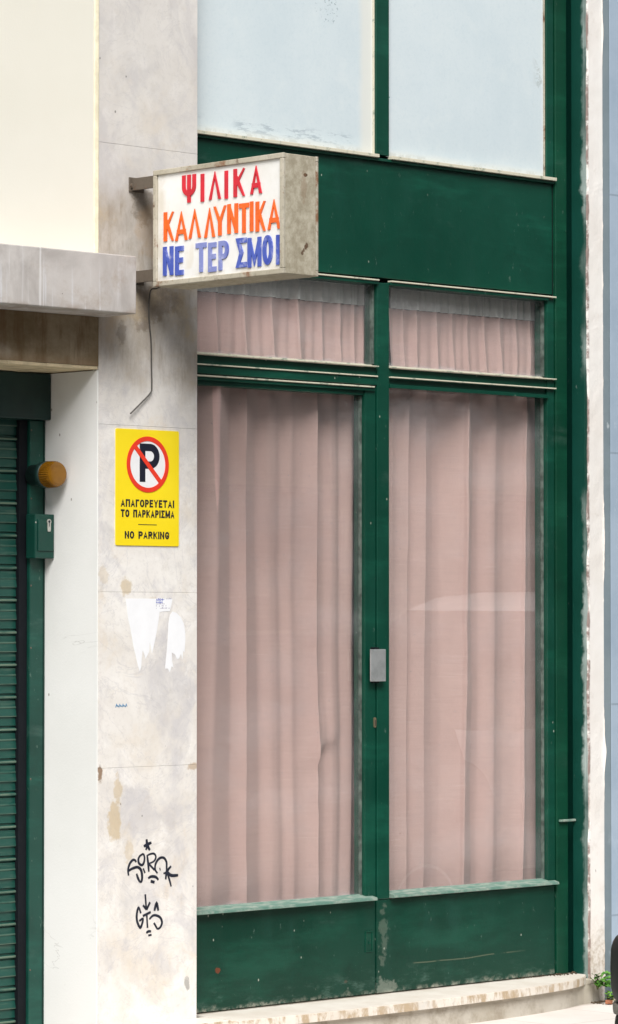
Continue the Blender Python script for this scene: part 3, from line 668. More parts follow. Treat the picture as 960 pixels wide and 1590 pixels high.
for row, za, zb, m_, th in ((r1, 2.752, 2.840, 'red', .0150), (r2, 2.638, 2.731, 'orange', .0150), (r3, 2.529, 2.621, 'blue', .0160)):
    bm = bmesh.new()
    for i, (c, a, b) in enumerate(row):
        jz = [.002, -.001, .0015, -.0015, 0][i % 5]; glyph(bm, c, sy(a), sy(b), za + jz, zb + jz, th, side, .0003, .0036)
    mk('lettering', bm, m_, sg, label=m_ + ' row of raised capital letters')
for z0, z1, xx in ((2.812, 2.859, 0), (2.514, 2.560, 0)):
    bm = bmesh.new()
    box(bm, -1.198, -1.1905, -.1125, -.006, z0 + .004, z1 - .004, .001); box(bm, -1.190, -1.150, -.1125, -.006, z1 - .011, z1 - .004, .001)
    box(bm, -1.207, -1.145, -.0058, -.0003, z0, z1, .0015)
    br = mk('bracket', bm, 'steel', sg)
    bm = bmesh.new(); lathe(bm, [(0, .009), (.006, .009), (.0065, .006)], lambda a, c, s, zm=(z0 + z1) / 2 - .004: (-1.1985 - .0 + c * .8, -.006 - a, zm + s), 6); mk('bolt', bm, 'steel', br)
bm = bmesh.new(); tube(bm, smooth_pts([(-1.148, -.11, 2.512), (-1.150, -.075, 2.50), (-1.128, -.02, 2.50), (-1.1265, -.008, 2.455), (-1.124, -.007, 2.40), (-1.1155, -.007, 2.335), (-1.114, -.007, 2.26), (-1.1125, -.007, 2.19), (-1.121, -.008, 2.168), (-1.165, -.010, 2.132), (-1.209, -.014, 2.099)], 5), .0024)
tag(mk('electric_cable', bm, 'cable', None, True), 'loose grey cable dangling from the box sign down the marble pillar', 'cable')

# ------------------------------------------------------------------ parking notice and paper
def rrect(u0, u1, v0, v1, r):
    return arc(u1 - r, v0 + r, r, r, -90, 0, 6) + arc(u1 - r, v1 - r, r, r, 0, 90, 6) + arc(u0 + r, v1 - r, r, r, 90, 180, 6) + arc(u0 + r, v0 + r, r, r, 180, 270, 6)
pk = thing('parking_notice', (-1.126, 0, 1.678), 'yellow no parking notice with red ring fixed on the marble pillar', 'sign')
bm = bmesh.new(); prism(bm, rrect(-1.2612, -.991, 1.6778, 2.051, .006), front, .0004, .0030); mk('plate', bm, 'yellow', pk)
bm = bmesh.new(); prism(bm, arc(-1.126, 1.9395, .0765, .0765, 0, 360, 48)[:-1], front, .0030, .0034); mk('disc', bm, 'notice_white', pk)
bm = bmesh.new(); ribbon(bm, [(-1.1485, 1.883), (-1.1485, 2.0060)], .0240, front, .0034, .0037); ribbon(bm, [(-1.1485, 1.9945), (-1.116, 1.9945)] + arc(-1.116, 1.9660, .0285, .0285, 90, -90, 14) + [(-1.1485, 1.9375)], .0235, front, .0034, .0037); mk('letter_mark', bm, 'notice_black', pk)
bm = bmesh.new(); ribbon(bm, arc(-1.126, 1.9395, .0825, .0825, 0, 360, 64)[:-1], .0150, front, .0034, .0042, True)
ribbon(bm, [(-1.126 - .0545, 1.9395 + .0560), (-1.126 + .0545, 1.9395 - .0560)], .0150, front, .0034, .0046); mk('prohibition_ring', bm, 'notice_red', pk)
bm = bmesh.new()
text(bm, 'ΑΠΑΓΟΡΕΥΕΤΑΙ', -1.2400, -1.0130, 1.8015, 1.8260, .0054, front, .0030, .0034)
text(bm, 'ΤΟ ΠΑΡΚΑΡΙΣΜΑ', -1.2400, -1.0110, 1.7685, 1.7930, .0054, front, .0030, .0034)
text(bm, 'NO PARKING', -1.2230, -1.0330, 1.7000, 1.7240, .0054, front, .0030, .0034)
box(bm, -1.166, -1.087, -.0034, -.0030, 1.7445, 1.7468)
mk('lettering', bm, 'notice_black', pk)

def zoomk(X, Y):     # pillar poster outlines: measured on an enlarged crop, in metres on the pillar face
    px = 185 + X / 8.348; py = 920 + Y / 8.348
    return (-1.217 + (px - 195) / (288 - 195) * .257, 1.509 - (py - 929) * (1.509 - 1.274) / (1043 - 929))
P1 = [(85, 78), (470, 76), (690, 80), (680, 130), (655, 240), (560, 245), (520, 255), (500, 420), (470, 580), (447, 690), (425, 790), (408, 700), (396, 640), (385, 770), (360, 820), (340, 860), (322, 790), (303, 750), (290, 870), (285, 960), (268, 1020), (245, 950), (215, 820), (185, 690), (150, 480), (120, 350)]
bm = bmesh.new(); prism(bm, [zoomk(*p) for p in P1], front, .0003, .0009)
pp = mk('torn_poster', bm, 'paper'); tag(pp, 'ragged white poster scrap with tiny blue print at its corner, under the yellow notice', 'poster', 'torn paper scraps on the pillar')
P2 = [(690, 245), (740, 262), (800, 320), (838, 400), (856, 520), (858, 620), (848, 780), (830, 760), (822, 870), (800, 800), (775, 860), (748, 868), (725, 810), (680, 780), (685, 900), (705, 980), (680, 960), (655, 1040), (630, 990), (595, 990), (615, 800), (630, 600), (638, 400), (660, 290)]
bm = bmesh.new(); prism(bm, [zoomk(*p) for p in P2], front, .0003, .0009)
p2 = mk('torn_poster', bm, 'paper'); tag(p2, 'blank oval white paper scrap, nearer the curtained door edge of the pillar', 'poster', 'torn paper scraps on the pillar')
bm = bmesh.new(); a0 = zoomk(475, 105); a1 = zoomk(580, 75)
text(bm, 'ΑΠΟΦ-', a0[0], a1[0], a0[1], a1[1], .0022, front, .0009, .0011)
b0 = zoomk(475, 136); b1 = zoomk(560, 115); text(bm, 'ΡΑΞΕΙΣ'.replace('Ξ', 'Ε'), b0[0], b1[0], b0[1], b1[1], .0016, front, .0009, .0011)
mk('print', bm, 'print_blue', pp)
bm = bmesh.new(); rnd = random.Random(3)
for Y in (85, 152, 178, 207):
    X = 610 if Y == 85 else 475
    while X < (680 if Y == 85 else 640 - (207 - Y)):
        q = zoomk(X, Y); w_ = rnd.uniform(5, 12) / 8.348 * .00276
        if rnd.random() < .75: box(bm, q[0], q[0] + w_, -.0011, -.0009, q[1], q[1] + rnd.uniform(.002, .0042))
        X += rnd.uniform(12, 20)
mk('print', bm, 'print_grey', pp)

# ------------------------------------------------------------------ shop front
sf = thing('shopfront', (0, .1, .15), 'dark green painted shopfront with double doors, transom lights and whitened panes above', 'shopfront')
XL, XR, ZT = -.95, .907, 4.4
def part(name, m, *boxes, parent=sf, bev=.002, label=None):
    bm = bmesh.new()
    for b in boxes: box(bm, *b, bev=bev)
    return mk(name, bm, m, parent, label=label)
part('frame', 'green', (-.0095, .0495, .066, .13, .4765, 2.6075), (-.0125, .0505, .066, .13, 3.052, ZT),       # centre post, upper mullion
     (.8695, .9065, .0665, .13, .4765, 2.6075), (.8695, .9065, .0665, .13, 3.052, ZT))
part('corner_post', 'green_post', (.9115, .973, .062, .15, .152, ZT), (.973, 1.0455, .149, .160, .152, ZT), bev=.003)
part('joint', 'dark_gap', (.907, .911, .075, .13, .152, ZT), (-.0135, -.010, .086, .13, .152, 2.2355), bev=0)
part('reveal_board', 'reveal', (1.003, 1.0072, .003, .066, .14, ZT), bev=.0012)
part('fascia_panel', 'green', (XL, .9065, .0745, .13, 2.6255, 3.0300))
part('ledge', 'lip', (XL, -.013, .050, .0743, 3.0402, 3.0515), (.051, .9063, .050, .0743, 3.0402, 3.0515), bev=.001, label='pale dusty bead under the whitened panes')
part('ledge', 'green', (XL, .906, .060, .0742, 3.0304, 3.0398), bev=.001)
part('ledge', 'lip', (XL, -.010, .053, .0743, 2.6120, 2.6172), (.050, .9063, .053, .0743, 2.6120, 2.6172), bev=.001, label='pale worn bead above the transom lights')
part('ledge', 'green', (XL, -.010, .058, .13, 2.6008, 2.6117), (.050, .869, .058, .13, 2.6008, 2.6117), bev=.001)
# transom bar
part('transom_bar', 'green', (XL, -.010, .070, .13, 2.2835, 2.3125), (.050, .869, .070, .13, 2.2835, 2.3125), (XL, -.010, .0655, .129, 2.2505, 2.2785), (.050, .869, .074, .129, 2.2575, 2.2785))
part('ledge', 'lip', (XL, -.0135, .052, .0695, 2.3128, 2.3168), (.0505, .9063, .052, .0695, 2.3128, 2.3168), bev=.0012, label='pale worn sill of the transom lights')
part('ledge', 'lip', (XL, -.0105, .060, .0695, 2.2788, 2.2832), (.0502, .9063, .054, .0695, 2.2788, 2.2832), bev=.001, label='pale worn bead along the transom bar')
# panes
for a, b in ((XL, -.0128), (.0508, .869)):
    part('whitened_pane', 'frosted', (a, b, .082, .09, 3.0517, ZT), bev=0)
part('putty', 'sign_frame', (.8655, .8692, .074, .0818, 3.0520, ZT), bev=.001)
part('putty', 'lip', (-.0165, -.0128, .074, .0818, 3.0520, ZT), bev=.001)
for a, b in ((XL, -.0098), (.0498, .869)):
    tp = part('transom_pane', 'glass_transom', (a, b, .094, .0944, 2.3132, 2.6006), bev=0)
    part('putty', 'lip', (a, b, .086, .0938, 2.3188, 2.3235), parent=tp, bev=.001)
part('putty', 'putty', (-.0195, -.0100, .080, .0938, 2.324, 2.6005), bev=.001)
part('putty', 'putty', (.862, .8690, .080, .0938, 2.324, 2.6005), bev=.001)
# left door leaf
dl = part('door', 'green', (-.0655, -.0140, .070, .125, .474, 2.2355), (XL, -.0660, .0745, .125, 2.214, 2.2355), label='left hand door leaf with the aluminium plate')
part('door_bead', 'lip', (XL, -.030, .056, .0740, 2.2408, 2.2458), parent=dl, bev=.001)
part('door_bead', 'green', (XL, -.022, .062, .0742, 2.2300, 2.2404), parent=dl, bev=.001)
part('door_bead', 'dark_gap', (XL, -.0142, .072, .125, 2.2460, 2.2503), parent=dl, bev=0)
part('door_glass', 'glass', (XL, -.0660, .0975, .0979, .490, 2.2138), parent=dl, bev=0)
part('putty', 'putty', (-.0712, -.0662, .084, .0972, .492, 2.2135), parent=dl, bev=.001)
def sill(x0, x1, parent, zz):
    bm = bmesh.new(); prism(bm, [(.0972, zz + .010), (.046, zz - .002), (.044, zz - .010), (.050, zz - .012), (.0738, zz - .012), (.0972, zz - .012)], lambda u, v, d: (d, u, v), x0, x1)
    mk('glazing_sill', bm, 'sill', parent)
sill(XL, -.0300, dl, .4870)
part('kick_panel', 'green_low', (XL, -.0145, .0725, .125, .1535, .4745), parent=dl, bev=.002)
hp = part('handle_plate', 'alu', (-.0668, .0065, .040, .046, 1.2275, 1.338), parent=dl, bev=.0015)
part('handle_stem', 'shade_and_stem_black', (-.040, -.020, .046, .070, 1.222, 1.345), parent=hp, bev=.002)
bm = bmesh.new(); prism(bm, rrect(-.0255, -.0150, 1.068, 1.103, .005), lambda u, v, d: (u, .0698 - d, v), 0, .004); kh = mk('keyhole', bm, 'brass', dl)
part('key_slot', 'notice_black', (-.0215, -.0190, .0652, .0657, 1.074, 1.094), parent=kh, bev=0)
bm = bmesh.new(); ribbon(bm, [(-.062, .300), (-.062, .368), (-.030, .368), (-.030, .300)], .003, lambda u, v, d: (u, .0722 - d, v), 0, .002, True); box(bm, -.046, -.038, .0700, .0722, .325, .333); mk('bolt_plate', bm, 'green', dl)
# right door leaf
dr = part('door', 'green_low', (-.0097, .9065, .0690, .125, .1535, .4745), label='right hand door leaf, scuffed along its foot')
part('door_bead', 'green', (.0500, .8690, .060, .0733, 2.2440, 2.2570), parent=dr, bev=.001)
part('door_glass', 'glass', (.0500, .8690, .0975, .0979, .490, 2.2570), parent=dr, bev=0)
part('putty', 'putty', (.8645, .8688, .084, .0972, .495, 2.2568), parent=dr, bev=.001)
sill(.0505, .9045, dr, .4905)
part('latch_bar', 'sill', (.918, 1.0015, .048, .0605, .7040, .7125), bev=.002)

# dark room behind the glass
bm = bmesh.new(); box(bm, -1.6, 1.9, .46, 3.2, .0, 4.35)
for f in [f for f in bm.faces if f.calc_center_median().y < .5]: bm.faces.remove(f)
KEEP.add(id(bm)); bmesh.ops.reverse_faces(bm, faces=bm.faces[:]); struct('shop_interior', bm, 'interior')
part_ = lambda *b: struct('shop_interior', B(*b), 'interior')
part_(1.012, 1.9, .402, .459, .0, 4.35)
part_(-.913, .95, .135, .459, 4.30, 4.35); part_(-.913, .95, .135, .459, .02, .13)
part_(-.913, 1.0, .30, .459, 2.63, 3.04)

# ------------------------------------------------------------------ curtains
def interp(keys, x):
    if x <= keys[0][0]: return keys[0][1]
    for (a, p), (b, q) in zip(keys, keys[1:]):
        if x <= b:
            t = (x - a) / (b - a); t = t * t * (3 - 2 * t); return p + (q - p) * t
    return keys[-1][1]
def px2x(px):      # abscissa along the curtain for a fold measured across the door, metres
    return -.850 + (px - 305) * (.862 + .850) / (847 - 305) + 6.0e-8 * (px - 305) * (847 - px) * 1.2 + .046
def curtain_mesh(x0, x1, z0, z1, fold, yb, nx, nz, zfun=None):
    bm = bmesh.new(); g = []
    for j in range(nz + 1):
        v = j / nz; row = []
        for i in range(nx + 1):
            x = x0 + (x1 - x0) * i / nx; z = z0 + (z1 - z0) * v
            d, dx = fold(x, z); row.append(bm.verts.new((x + dx, yb - d, z)))
        g.append(row)
    for j in range(nz):
        for i in range(nx): bm.faces.new((g[j][i], g[j][i + 1], g[j + 1][i + 1], g[j + 1][i]))
    KEEP.add(id(bm)); return bm
def slope_keys(segs, X2x, gain=1.0, top=.085, base=.004):
    """folds from the slope of the cloth: +1 turned to the left, -1 turned away; each list ends in an overlap edge"""
    K = []
    for seg in segs:
        P = [(X2x(X), q) for X, q in seg]; pts = []; d = 0.0; N = 60; xa, xb = P[0][0], P[-1][0]; h = (xb - xa) / N
        for i in range(N + 1):
            x = xa + h * i; pts.append((x, d)); d += interp(P, x) * gain * h
        lo = min(p[1] for p in pts); hi = max(p[1] for p in pts); k = min(1.0, top / max(1e-6, hi - lo))
        if K: pts[0] = (pts[0][0] + .0035, pts[0][1])
        K += [(x, base + (q - lo) * k) for x, q in pts]
    return K
def lin(keys, x):
    lo, hi = 0, len(keys) - 1
    if x <= keys[0][0]: return keys[0][1]
    if x >= keys[-1][0]: return keys[-1][1]
    while hi - lo > 1:
        m = (lo + hi) // 2
        if keys[m][0] <= x: lo = m
        else: hi = m
    (a, p), (b, q) = keys[lo], keys[hi]
    return p + (q - p) * (x - a) / max(1e-6, b - a)
ZX = lambda X: px2x(289 + X * .598)
KL = slope_keys([[(-40, .3), (28, .5), (50, .6), (72, -.5), (120, -.55), (138, .3), (152, .9), (158, .9)],
 [(158, -.5), (195, -.45), (220, .6), (236, 0), (250, -.35), (270, .65), (284, -.3), (302, .1), (320, .6), (332, .9)],
 [(332, -.55), (352, -.45), (366, -.05), (381, .6), (392, 0), (404, -.35), (416, .5), (430, .8)]], ZX, 1.2, .115)
ZR = lambda X: ZX(X) - .004 + .098 * (X - 505) / 436
KR = slope_keys([[(505, .2), (526, .6), (540, -.15), (560, .6), (568, .6)], [(568, -.4), (582, -.5), (602, .55), (618, .5)],
 [(618, -.5), (640, -.35), (656, 0), (676, .6), (700, .85)], [(700, -.7), (732, -.65), (756, -.1), (773, .75), (786, .2), (796, -.45), (812, -.2), (832, .15), (858, .6)],
 [(858, -.6), (882, -.2), (900, .3), (915, .3), (926, -.5), (941, -1.6)]], ZR, 1.2, .115)
def auto_folds(edges, seed):
    r_ = random.Random(seed); out = []
    for a, b in zip(edges, edges[1:]):
        m = r_.uniform(.25, .5); w = b - a
        if w > 22: out.append([(a, -.7), (a + w * m * .7, -.55), (a + w * (m + .12), .35), (a + w * .75, -.1 + r_.uniform(-.3, .3)), (b, 1.0)])
        else: out.append([(a, -.8), (a + w * m, -.2), (b, 1.1)])
    return out
def folder(keys, amp, seed, lo, hi):
    K = keys
    def f(x, z):
        t = (z - lo) / (hi - lo)
        sway = .010 * mnoise.noise((x * 3.0, z * .9, seed)) + .006 * mnoise.noise((x * 8, z * 2.0, seed + 5))
        xs = x + sway * (1.3 - t) - .018 * (1 - t) * math.sin((x - seed) * 2.4)
        d = lin(K, xs) * amp * (.80 + .25 * t + .35 * mnoise.noise((xs * 4, z * .55, seed + 9)) * (1 - .6 * t))
        d += .0045 * mnoise.noise((x * 6, z * 2.6, seed + 2)) + .0016 * mnoise.noise((x * 16, z * 9, seed + 3))
        return d, 0
    return f
fL = folder(KL, 1.0, 1.3, .45, 2.3); fR = folder(KR, 1.0, 4.1, .45, 2.3)
def fL2(x, z):     # with the bunched crease low on the right
    d, dx = fL(x, z); u = x + .165; w = z - 1.00 - .55 * u
    return d + .022 * math.exp(-(u / .07) ** 2) * (math.exp(-(w / .16) ** 2) if w > 0 else math.exp(-(w / .018) ** 2)) , dx
yb = .205
c1 = mk('door_curtain', curtain_mesh(-.90, ZX(434), .43, 2.30, fL2, yb, 420, 80), 'curtain', None, True)
tag(c1, 'faded pink curtain with deep folds behind the left door glass', 'curtain', 'pink curtains behind the door glass')
bm = curtain_mesh(px2x(557), px2x(572), .43, 2.30, lambda x, z: (.012 * math.sin((x - .1) * 260 + 1.2 * math.sin(z * 2)) , .010 * math.sin(z * 2.1 + 1.0)), .235, 24, 40)
e1 = mk('door_curtain', bm, 'curtain', None, True); tag(e1, 'narrow shadowed strip of curtain seen in the gap beside the left door stile', 'curtain', 'pink curtains behind the door glass')
c2 = mk('door_curtain', curtain_mesh(ZR(490), ZR(941), .43, 2.30, fR, yb, 420, 80), 'curtain', None, True)
tag(c2, 'faded pink curtain behind the right door glass, reaching the corner post', 'curtain', 'pink curtains behind the door glass')
def transom_folds(keys, seed):
    K = slope_keys(auto_folds(keys, int(seed * 10)), px2x, 1.35, .048)
    def f(x, z):
        t = max(0, min(1, (z - 2.30) / .22)); pin = 1 - .45 * t
        xs = x + .008 * mnoise.noise((x * 6, z * 5, seed)) * (1.2 - t)
        d = lin(K, xs) * pin + .0010 * math.sin(x * 150 + 2 * mnoise.noise((x * 9, 0, seed))) * t + .004 * mnoise.noise((x * 11, z * 8, seed + 4))
        if z > 2.5322: d += .004 + .0045 * math.sin(x * 170 + 3 * mnoise.noise((x * 12, 1, seed)))
        return d, 0
    return f
TL = [285, 309, 336, 374, 414, 452, 490, 520, 543, 558, 570, 584]
TR = [597, 620, 640, 672, 700, 724, 752, 778, 806, 832, 850, 863]
tL = transom_folds(TL, 2.2); tR = transom_folds(TR, 6.1)
for (pa, pb, ff, lab) in ((285, 581, tL, 'short gathered pink curtain in the transom light under the box sign'), (598, 862, tR, 'short gathered pink curtain in the transom light next to the corner post')):
    o = mk('transom_curtain', curtain_mesh(px2x(pa), px2x(pb), 2.295, 2.532, ff, .155, 380, 22), 'curtain_up', None, True)
    tag(o, lab, 'curtain', 'short curtains in the transom lights')
    mk('header_tape', curtain_mesh(px2x(pa), px2x(pb), 2.5326, 2.604, ff, .155, 380, 8), 'header', o, True)

# ------------------------------------------------------------------ right hand pier and neighbour
def ragged(name, x0, x1, y0, y1, z0, z1, jl, jr, seed, mat, nz=260):
    bm = bmesh.new(); rows = []
    for j in range(nz + 1):
        z = z0 + (z1 - z0) * j / nz
        l = jl * (mnoise.noise((z * 2.1, seed, 0)) + .7 * mnoise.noise((z * 9, seed, 1)) + .5 * mnoise.noise((z * 34, seed, 2)))
        r = jr * (1.2 * mnoise.noise((z * 2.6, seed, 5)) + .6 * mnoise.noise((z * 11, seed, 6)) + .3 * mnoise.noise((z * 40, seed, 7)))
        lump = .002 * mnoise.noise((z * 6, seed, 3))
        xs = [x0 + l, x0 + l + .004, x0 + (x1 - x0) * .35, x0 + (x1 - x0) * .7, x1, x1 - .0006]
        ys = [y1, y0 + lump * .5, y0 + lump + .001 * mnoise.noise((z * 20, 1, seed)), y0 + .0015 * mnoise.noise((z * 17, 4, seed)), y0 + lump * .2, -max(.0005, .003 + r)]
        rows.append([bm.verts.new((a, b, z)) for a, b in zip(xs, ys)])
    for p, q in zip(rows, rows[1:]):
        for k in range(5): bm.faces.new((p[k], p[k + 1], q[k + 1], q[k]))
    KEEP.add(id(bm)); return mk(name, bm, mat)
pr = thing('plaster_pier', (1.05, .1, GZ), 'narrow strip of peeling white plaster between the green post and the blue wall', 'pier')
bm = bmesh.new(); box(bm, 1.0085, 1.0975, .004, .064, GZ - .02, ZT); mk('core', bm, 'reveal', pr)
mk('core', B(1.046, 1.0975, .0645, .40, GZ - .02, ZT), 'reveal', pr)
o = ragged('plaster_face', 1.0135, 1.0976, -.0035, .006, GZ - .02, ZT, .0075, .0100, 2.0, 'plaster'); o.parent = pr; o.matrix_parent_inverse = Matrix.Translation(-pr.location)
nb = thing('neighbour_wall', (2.5, 0, GZ), 'blue grey painted wall of the next building at the right edge', 'wall')
mk('facing', B(1.1030, 5.0, -.034, .40, GZ - .02, ZT, .002), 'bw_front', nb)
mk('return', B(1.0980, 1.1028, -.0332, .40, GZ - .02, ZT, .0005), 'bw_side', nb)

# ------------------------------------------------------------------ door step
st = thing('door_step', (0, -.05, GZ), 'worn cream marble doorstep tapering to the plaster pier', 'step')
fr = [(-.872, -.160), (-.60, -.176), (-.28, -.183), (-.05, -.181), (.20, -.172), (.51, -.150), (.70, -.122), (.816, -.097), (.90, -.066), (.955, -.036), (.985, -.010)]
fr = [tuple(p) for p in smooth_pts(fr, 5)]
fr = [(x, y + .0016 * mnoise.noise((x * 30, 0, 3)) + .0012 * mnoise.noise((x * 90, 2, 3))) for x, y in fr]
bm = bmesh.new(); prism(bm, [(1.0, .0005), (1.0, .135), (-.872, .135)] + fr, lambda u, v, d: (u, v, d), .1215, .1505)
bmesh.ops.recalc_face_normals(bm, faces=bm.faces[:])
te = [e for e in bm.edges if all(abs(v.co.z - .1505) < 1e-5 for v in e.verts) and all(v.co.y < .0006 for v in e.verts)]
bmesh.ops.bevel(bm, geom=te, offset=.0028, segments=2, affect='EDGES')
mk('tread', bm, 'tread', st)
mk('tread', B(-1.30, -.8735, -.118, -.001, .1235, .1500, .003), 'tread', st, label='separate shorter slab at the pillar end')
rf_ = [(x, y + .020 + .002 * mnoise.noise((x * 14, 1, 8))) for x, y in fr if x < .90] + [(.945, -.036), (1.0, -.032), (1.045, -.022), (1.072, .0005)]
bm = bmesh.new(); prism(bm, [(1.072, .003), (-.90, .003)] + rf_, lambda u, v, d: (u, v, d), GZ - .01, .1213)
mk('riser', bm, 'riser', st)
mk('riser', B(-1.30, -.902, -.105, -.001, GZ - .01, .1233, .003), 'riser', st)
# crumbled mortar wedge where the step meets the pier
bm = bmesh.new(); rnd = random.Random(11)
pts = [(.93, -.038), (1.0, -.034), (1.055, -.026), (1.085, -.012), (1.085, -.001), (.97, -.001)]
prism(bm, pts, lambda u, v, d: (u, v, d if d < .13 else .1475 - .25 * max(0, u - .96) + .35 * min(0, v + .01)), .1208, .140)
bmesh.ops.subdivide_edges(bm, edges=bm.edges[:], cuts=3, use_grid_fill=True)
for v in bm.verts:
    if v.co.y < -.004: v.co += Vector((mnoise.noise(v.co * 40), mnoise.noise(v.co * 40 + Vector((9, 0, 0))), mnoise.noise(v.co * 40 + Vector((0, 9, 0))))) * .006
mk('mortar_patch', bm, 'riser', st)

# grit along the foot of the corner post
bm = bmesh.new(); rnd = random.Random(5)
for k in range(60):
    x = rnd.uniform(.70, 1.0); y = rnd.uniform(.03, .066) if x > .86 else rnd.uniform(.056, .070); s_ = rnd.uniform(.0012, .0034) * (1.5 if x > .9 else 1)
    q = bmesh.ops.create_icosphere(bm, subdivisions=1, radius=s_); bmesh.ops.translate(bm, verts=q['verts'], vec=(x, y, .1507 + s_ * .55))
    for v in q['verts']: v.co += Vector((rnd.uniform(-.3, .3), rnd.uniform(-.3, .3), rnd.uniform(-.3, .3))) * s_
g = mk('grit', bm, 'soil'); g['kind'] = 'stuff'; tag(g, 'dark crumbs of dirt gathered on the step below the corner post', 'grit')

# ------------------------------------------------------------------ weeds and rubble
def leaf(bm, p, d, up, L, Wd, lobes=5):
    d = d.normalized(); s_ = d.cross(up).normalized(); u = s_.cross(d).normalized(); pts = []
    c = bm.verts.new(p + d * L * .45 + u * (-.12 * L)); n = 20
    for k in range(n):
        a = 2 * math.pi * k / n; r = .5 + .08 * math.cos(lobes * a)
        q = p + d * (L * (.5 + r * math.cos(a))) + s_ * (Wd * r * math.sin(a)) + u * (.16 * L * math.sin(a) ** 2 - .22 * L * max(0, math.cos(a)) ** 2)
        pts.append(bm.verts.new(q))
    for k in range(n): bm.faces.new((c, pts[k], pts[(k + 1) % n]))
def weed(name, base, n, spread, h, L, mat, lab, seed):
    rnd = random.Random(seed); t = thing(name, base, lab, 'weed', 'weeds growing at the foot of the plaster pier')
    bs = bmesh.new(); bl = bmesh.new(); KEEP.add(id(bl)); b0 = Vector(base)
    for k in range(n):
        a = rnd.uniform(math.pi, 2 * math.pi); r = spread * rnd.uniform(.25, 1)
        tip = b0 + Vector((r * math.cos(a) * 1.2, r * math.sin(a) * .75 - .004, h * rnd.uniform(.25, 1)))
        mid = (b0 + tip) / 2 + Vector((0, 0, h * .15)); tube(bs, smooth_pts([b0, mid, tip], 4), .0012, 5)
        d = (tip - mid) * Vector((1, 1, .3)) + Vector((rnd.uniform(-.01, .01), -.012, rnd.uniform(-.004, .008)))
        leaf(bl, tip, d, Vector((rnd.uniform(-.4, .1), rnd.uniform(-.5, -.1), 1)).normalized(), L * rnd.uniform(.7, 1.2), L * rnd.uniform(.75, 1.15))
    mk('stem', bs, 'stem', t); mk('foliage', bl, mat, t, True)
weed('weed', (1.008, -.046, .098), 26, .034, .062, .025, 'leaf2', 'leafy green weed sprouting where the step meets the plaster pier', 4)
weed('weed', (1.018, -.086, GZ), 16, .022, .044, .020, 'leaf', 'smaller bright weed low on the pavement by the brick chip', 9)
def chunk(name, loc, dim, rot, mat, lab, cat):
    bm = bmesh.new(); box(bm, -dim[0], dim[0], -dim[1], dim[1], -dim[2], dim[2], .003)
    rnd = random.Random(int(dim[0] * 1e5))
    for v in bm.verts: v.co += Vector((rnd.uniform(-1, 1), rnd.uniform(-1, 1), rnd.uniform(-1, 1))) * min(dim) * .22
    o = mk(name, bm, mat); o.rotation_euler = rot; o.location = loc; tag(o, lab, cat)
chunk('brick_chip', (1.008, -.104, GZ + .0085), (.020, .012, .007), (.05, .1, .5), 'brick', 'broken orange brick chip lying under the small weed', 'rubble')
chunk('stone_chip', (1.030, -.112, GZ + .013), (.011, .009, .0135), (.1, .1, .9), 'stone', 'pale pinkish stone chip beside the orange brick chip', 'rubble')
bm = bmesh.new(); rnd = random.Random(8)
for k in range(160):
    x = rnd.uniform(.98, 1.35); y = -.045 - abs(rnd.gauss(0, .03)) if x > 1.08 else -.03 - abs(rnd.gauss(0, .035)); s_ = rnd.uniform(.0015, .0055)
    q = bmesh.ops.create_icosphere(bm, subdivisions=1, radius=s_); bmesh.ops.translate(bm, verts=q['verts'], vec=(x, y, GZ + s_ * .5))
    for v in q['verts']: v.co += Vector((rnd.uniform(-.3, .3), rnd.uniform(-.3, .3), rnd.uniform(-.3, .3))) * s_
g = mk('grit', bm, 'soil'); g['kind'] = 'stuff'; tag(g, 'loose soil and crumbs along the foot of the wall near the weeds', 'grit')

# ------------------------------------------------------------------ parked car (only its bumper corner reaches the picture)
CX, CY, CZ = -.985, -2.40, -.08      # nose, centre line, road
car = thing('parked_car', (CX + 1.8, CY, CZ), 'dark parked car whose rounded black bumper corner shows at the right edge', 'car')
def plan(s, hw, r, n=10):     # rounded nose outline from the far side round to the wall side
    pts = [(s + 3.3, -hw), (s + .9, -hw), (s + .55, -hw * .995)]
    pts += [(s + .55 * (1 - math.sin(R(a))) ** r, -hw * math.cos(R(a)) ** .42) for a in range(10, 90, 10)]
    pts += [(s, 0)]
    pts = pts + [(x, -y) for x, y in pts[-2::-1]]
    return [(x, y + CY) for x, y in pts]
st_x = [0.0, .04, .12, .28, .55, .9, 1.25, 2.6, 3.15, 3.45, 3.58, 3.62]
hw = [.42, .53, .62, .70, .745, .76, .77, .77, .75, .70, .60, .45]
zb = [.36, .28, .22, .20, .19, .19, .19, .19, .20, .24, .30, .38]
zt = [.66, .70, .74, .78, .82, .86, .90, .93, .94, .92, .84, .74]
bm = bmesh.new(); rings = []
for i, x in enumerate(st_x):
    ring = []
    for k in range(28):
        a = 2 * math.pi * k / 28; c, s_ = math.cos(a), math.sin(a); e = .32
        yy = hw[i] * math.copysign(abs(c) ** e, c); zm = (zb[i] + zt[i]) / 2; zh = (zt[i] - zb[i]) / 2
        tum = 1 - .06 * max(0, s_) ** 2
        ring.append(bm.verts.new((CX + .085 + x, CY + yy * tum, CZ + zm + zh * math.copysign(abs(s_) ** .45, s_))))
    rings.append(ring)
for p, q in zip(rings, rings[1:]):
    for k in range(28): bm.faces.new((p[k], p[(k + 1) % 28], q[(k + 1) % 28], q[k]))
bm.faces.new(rings[0]); bm.faces.new(rings[-1]); mk('body', bm, 'car_paint', car, True)
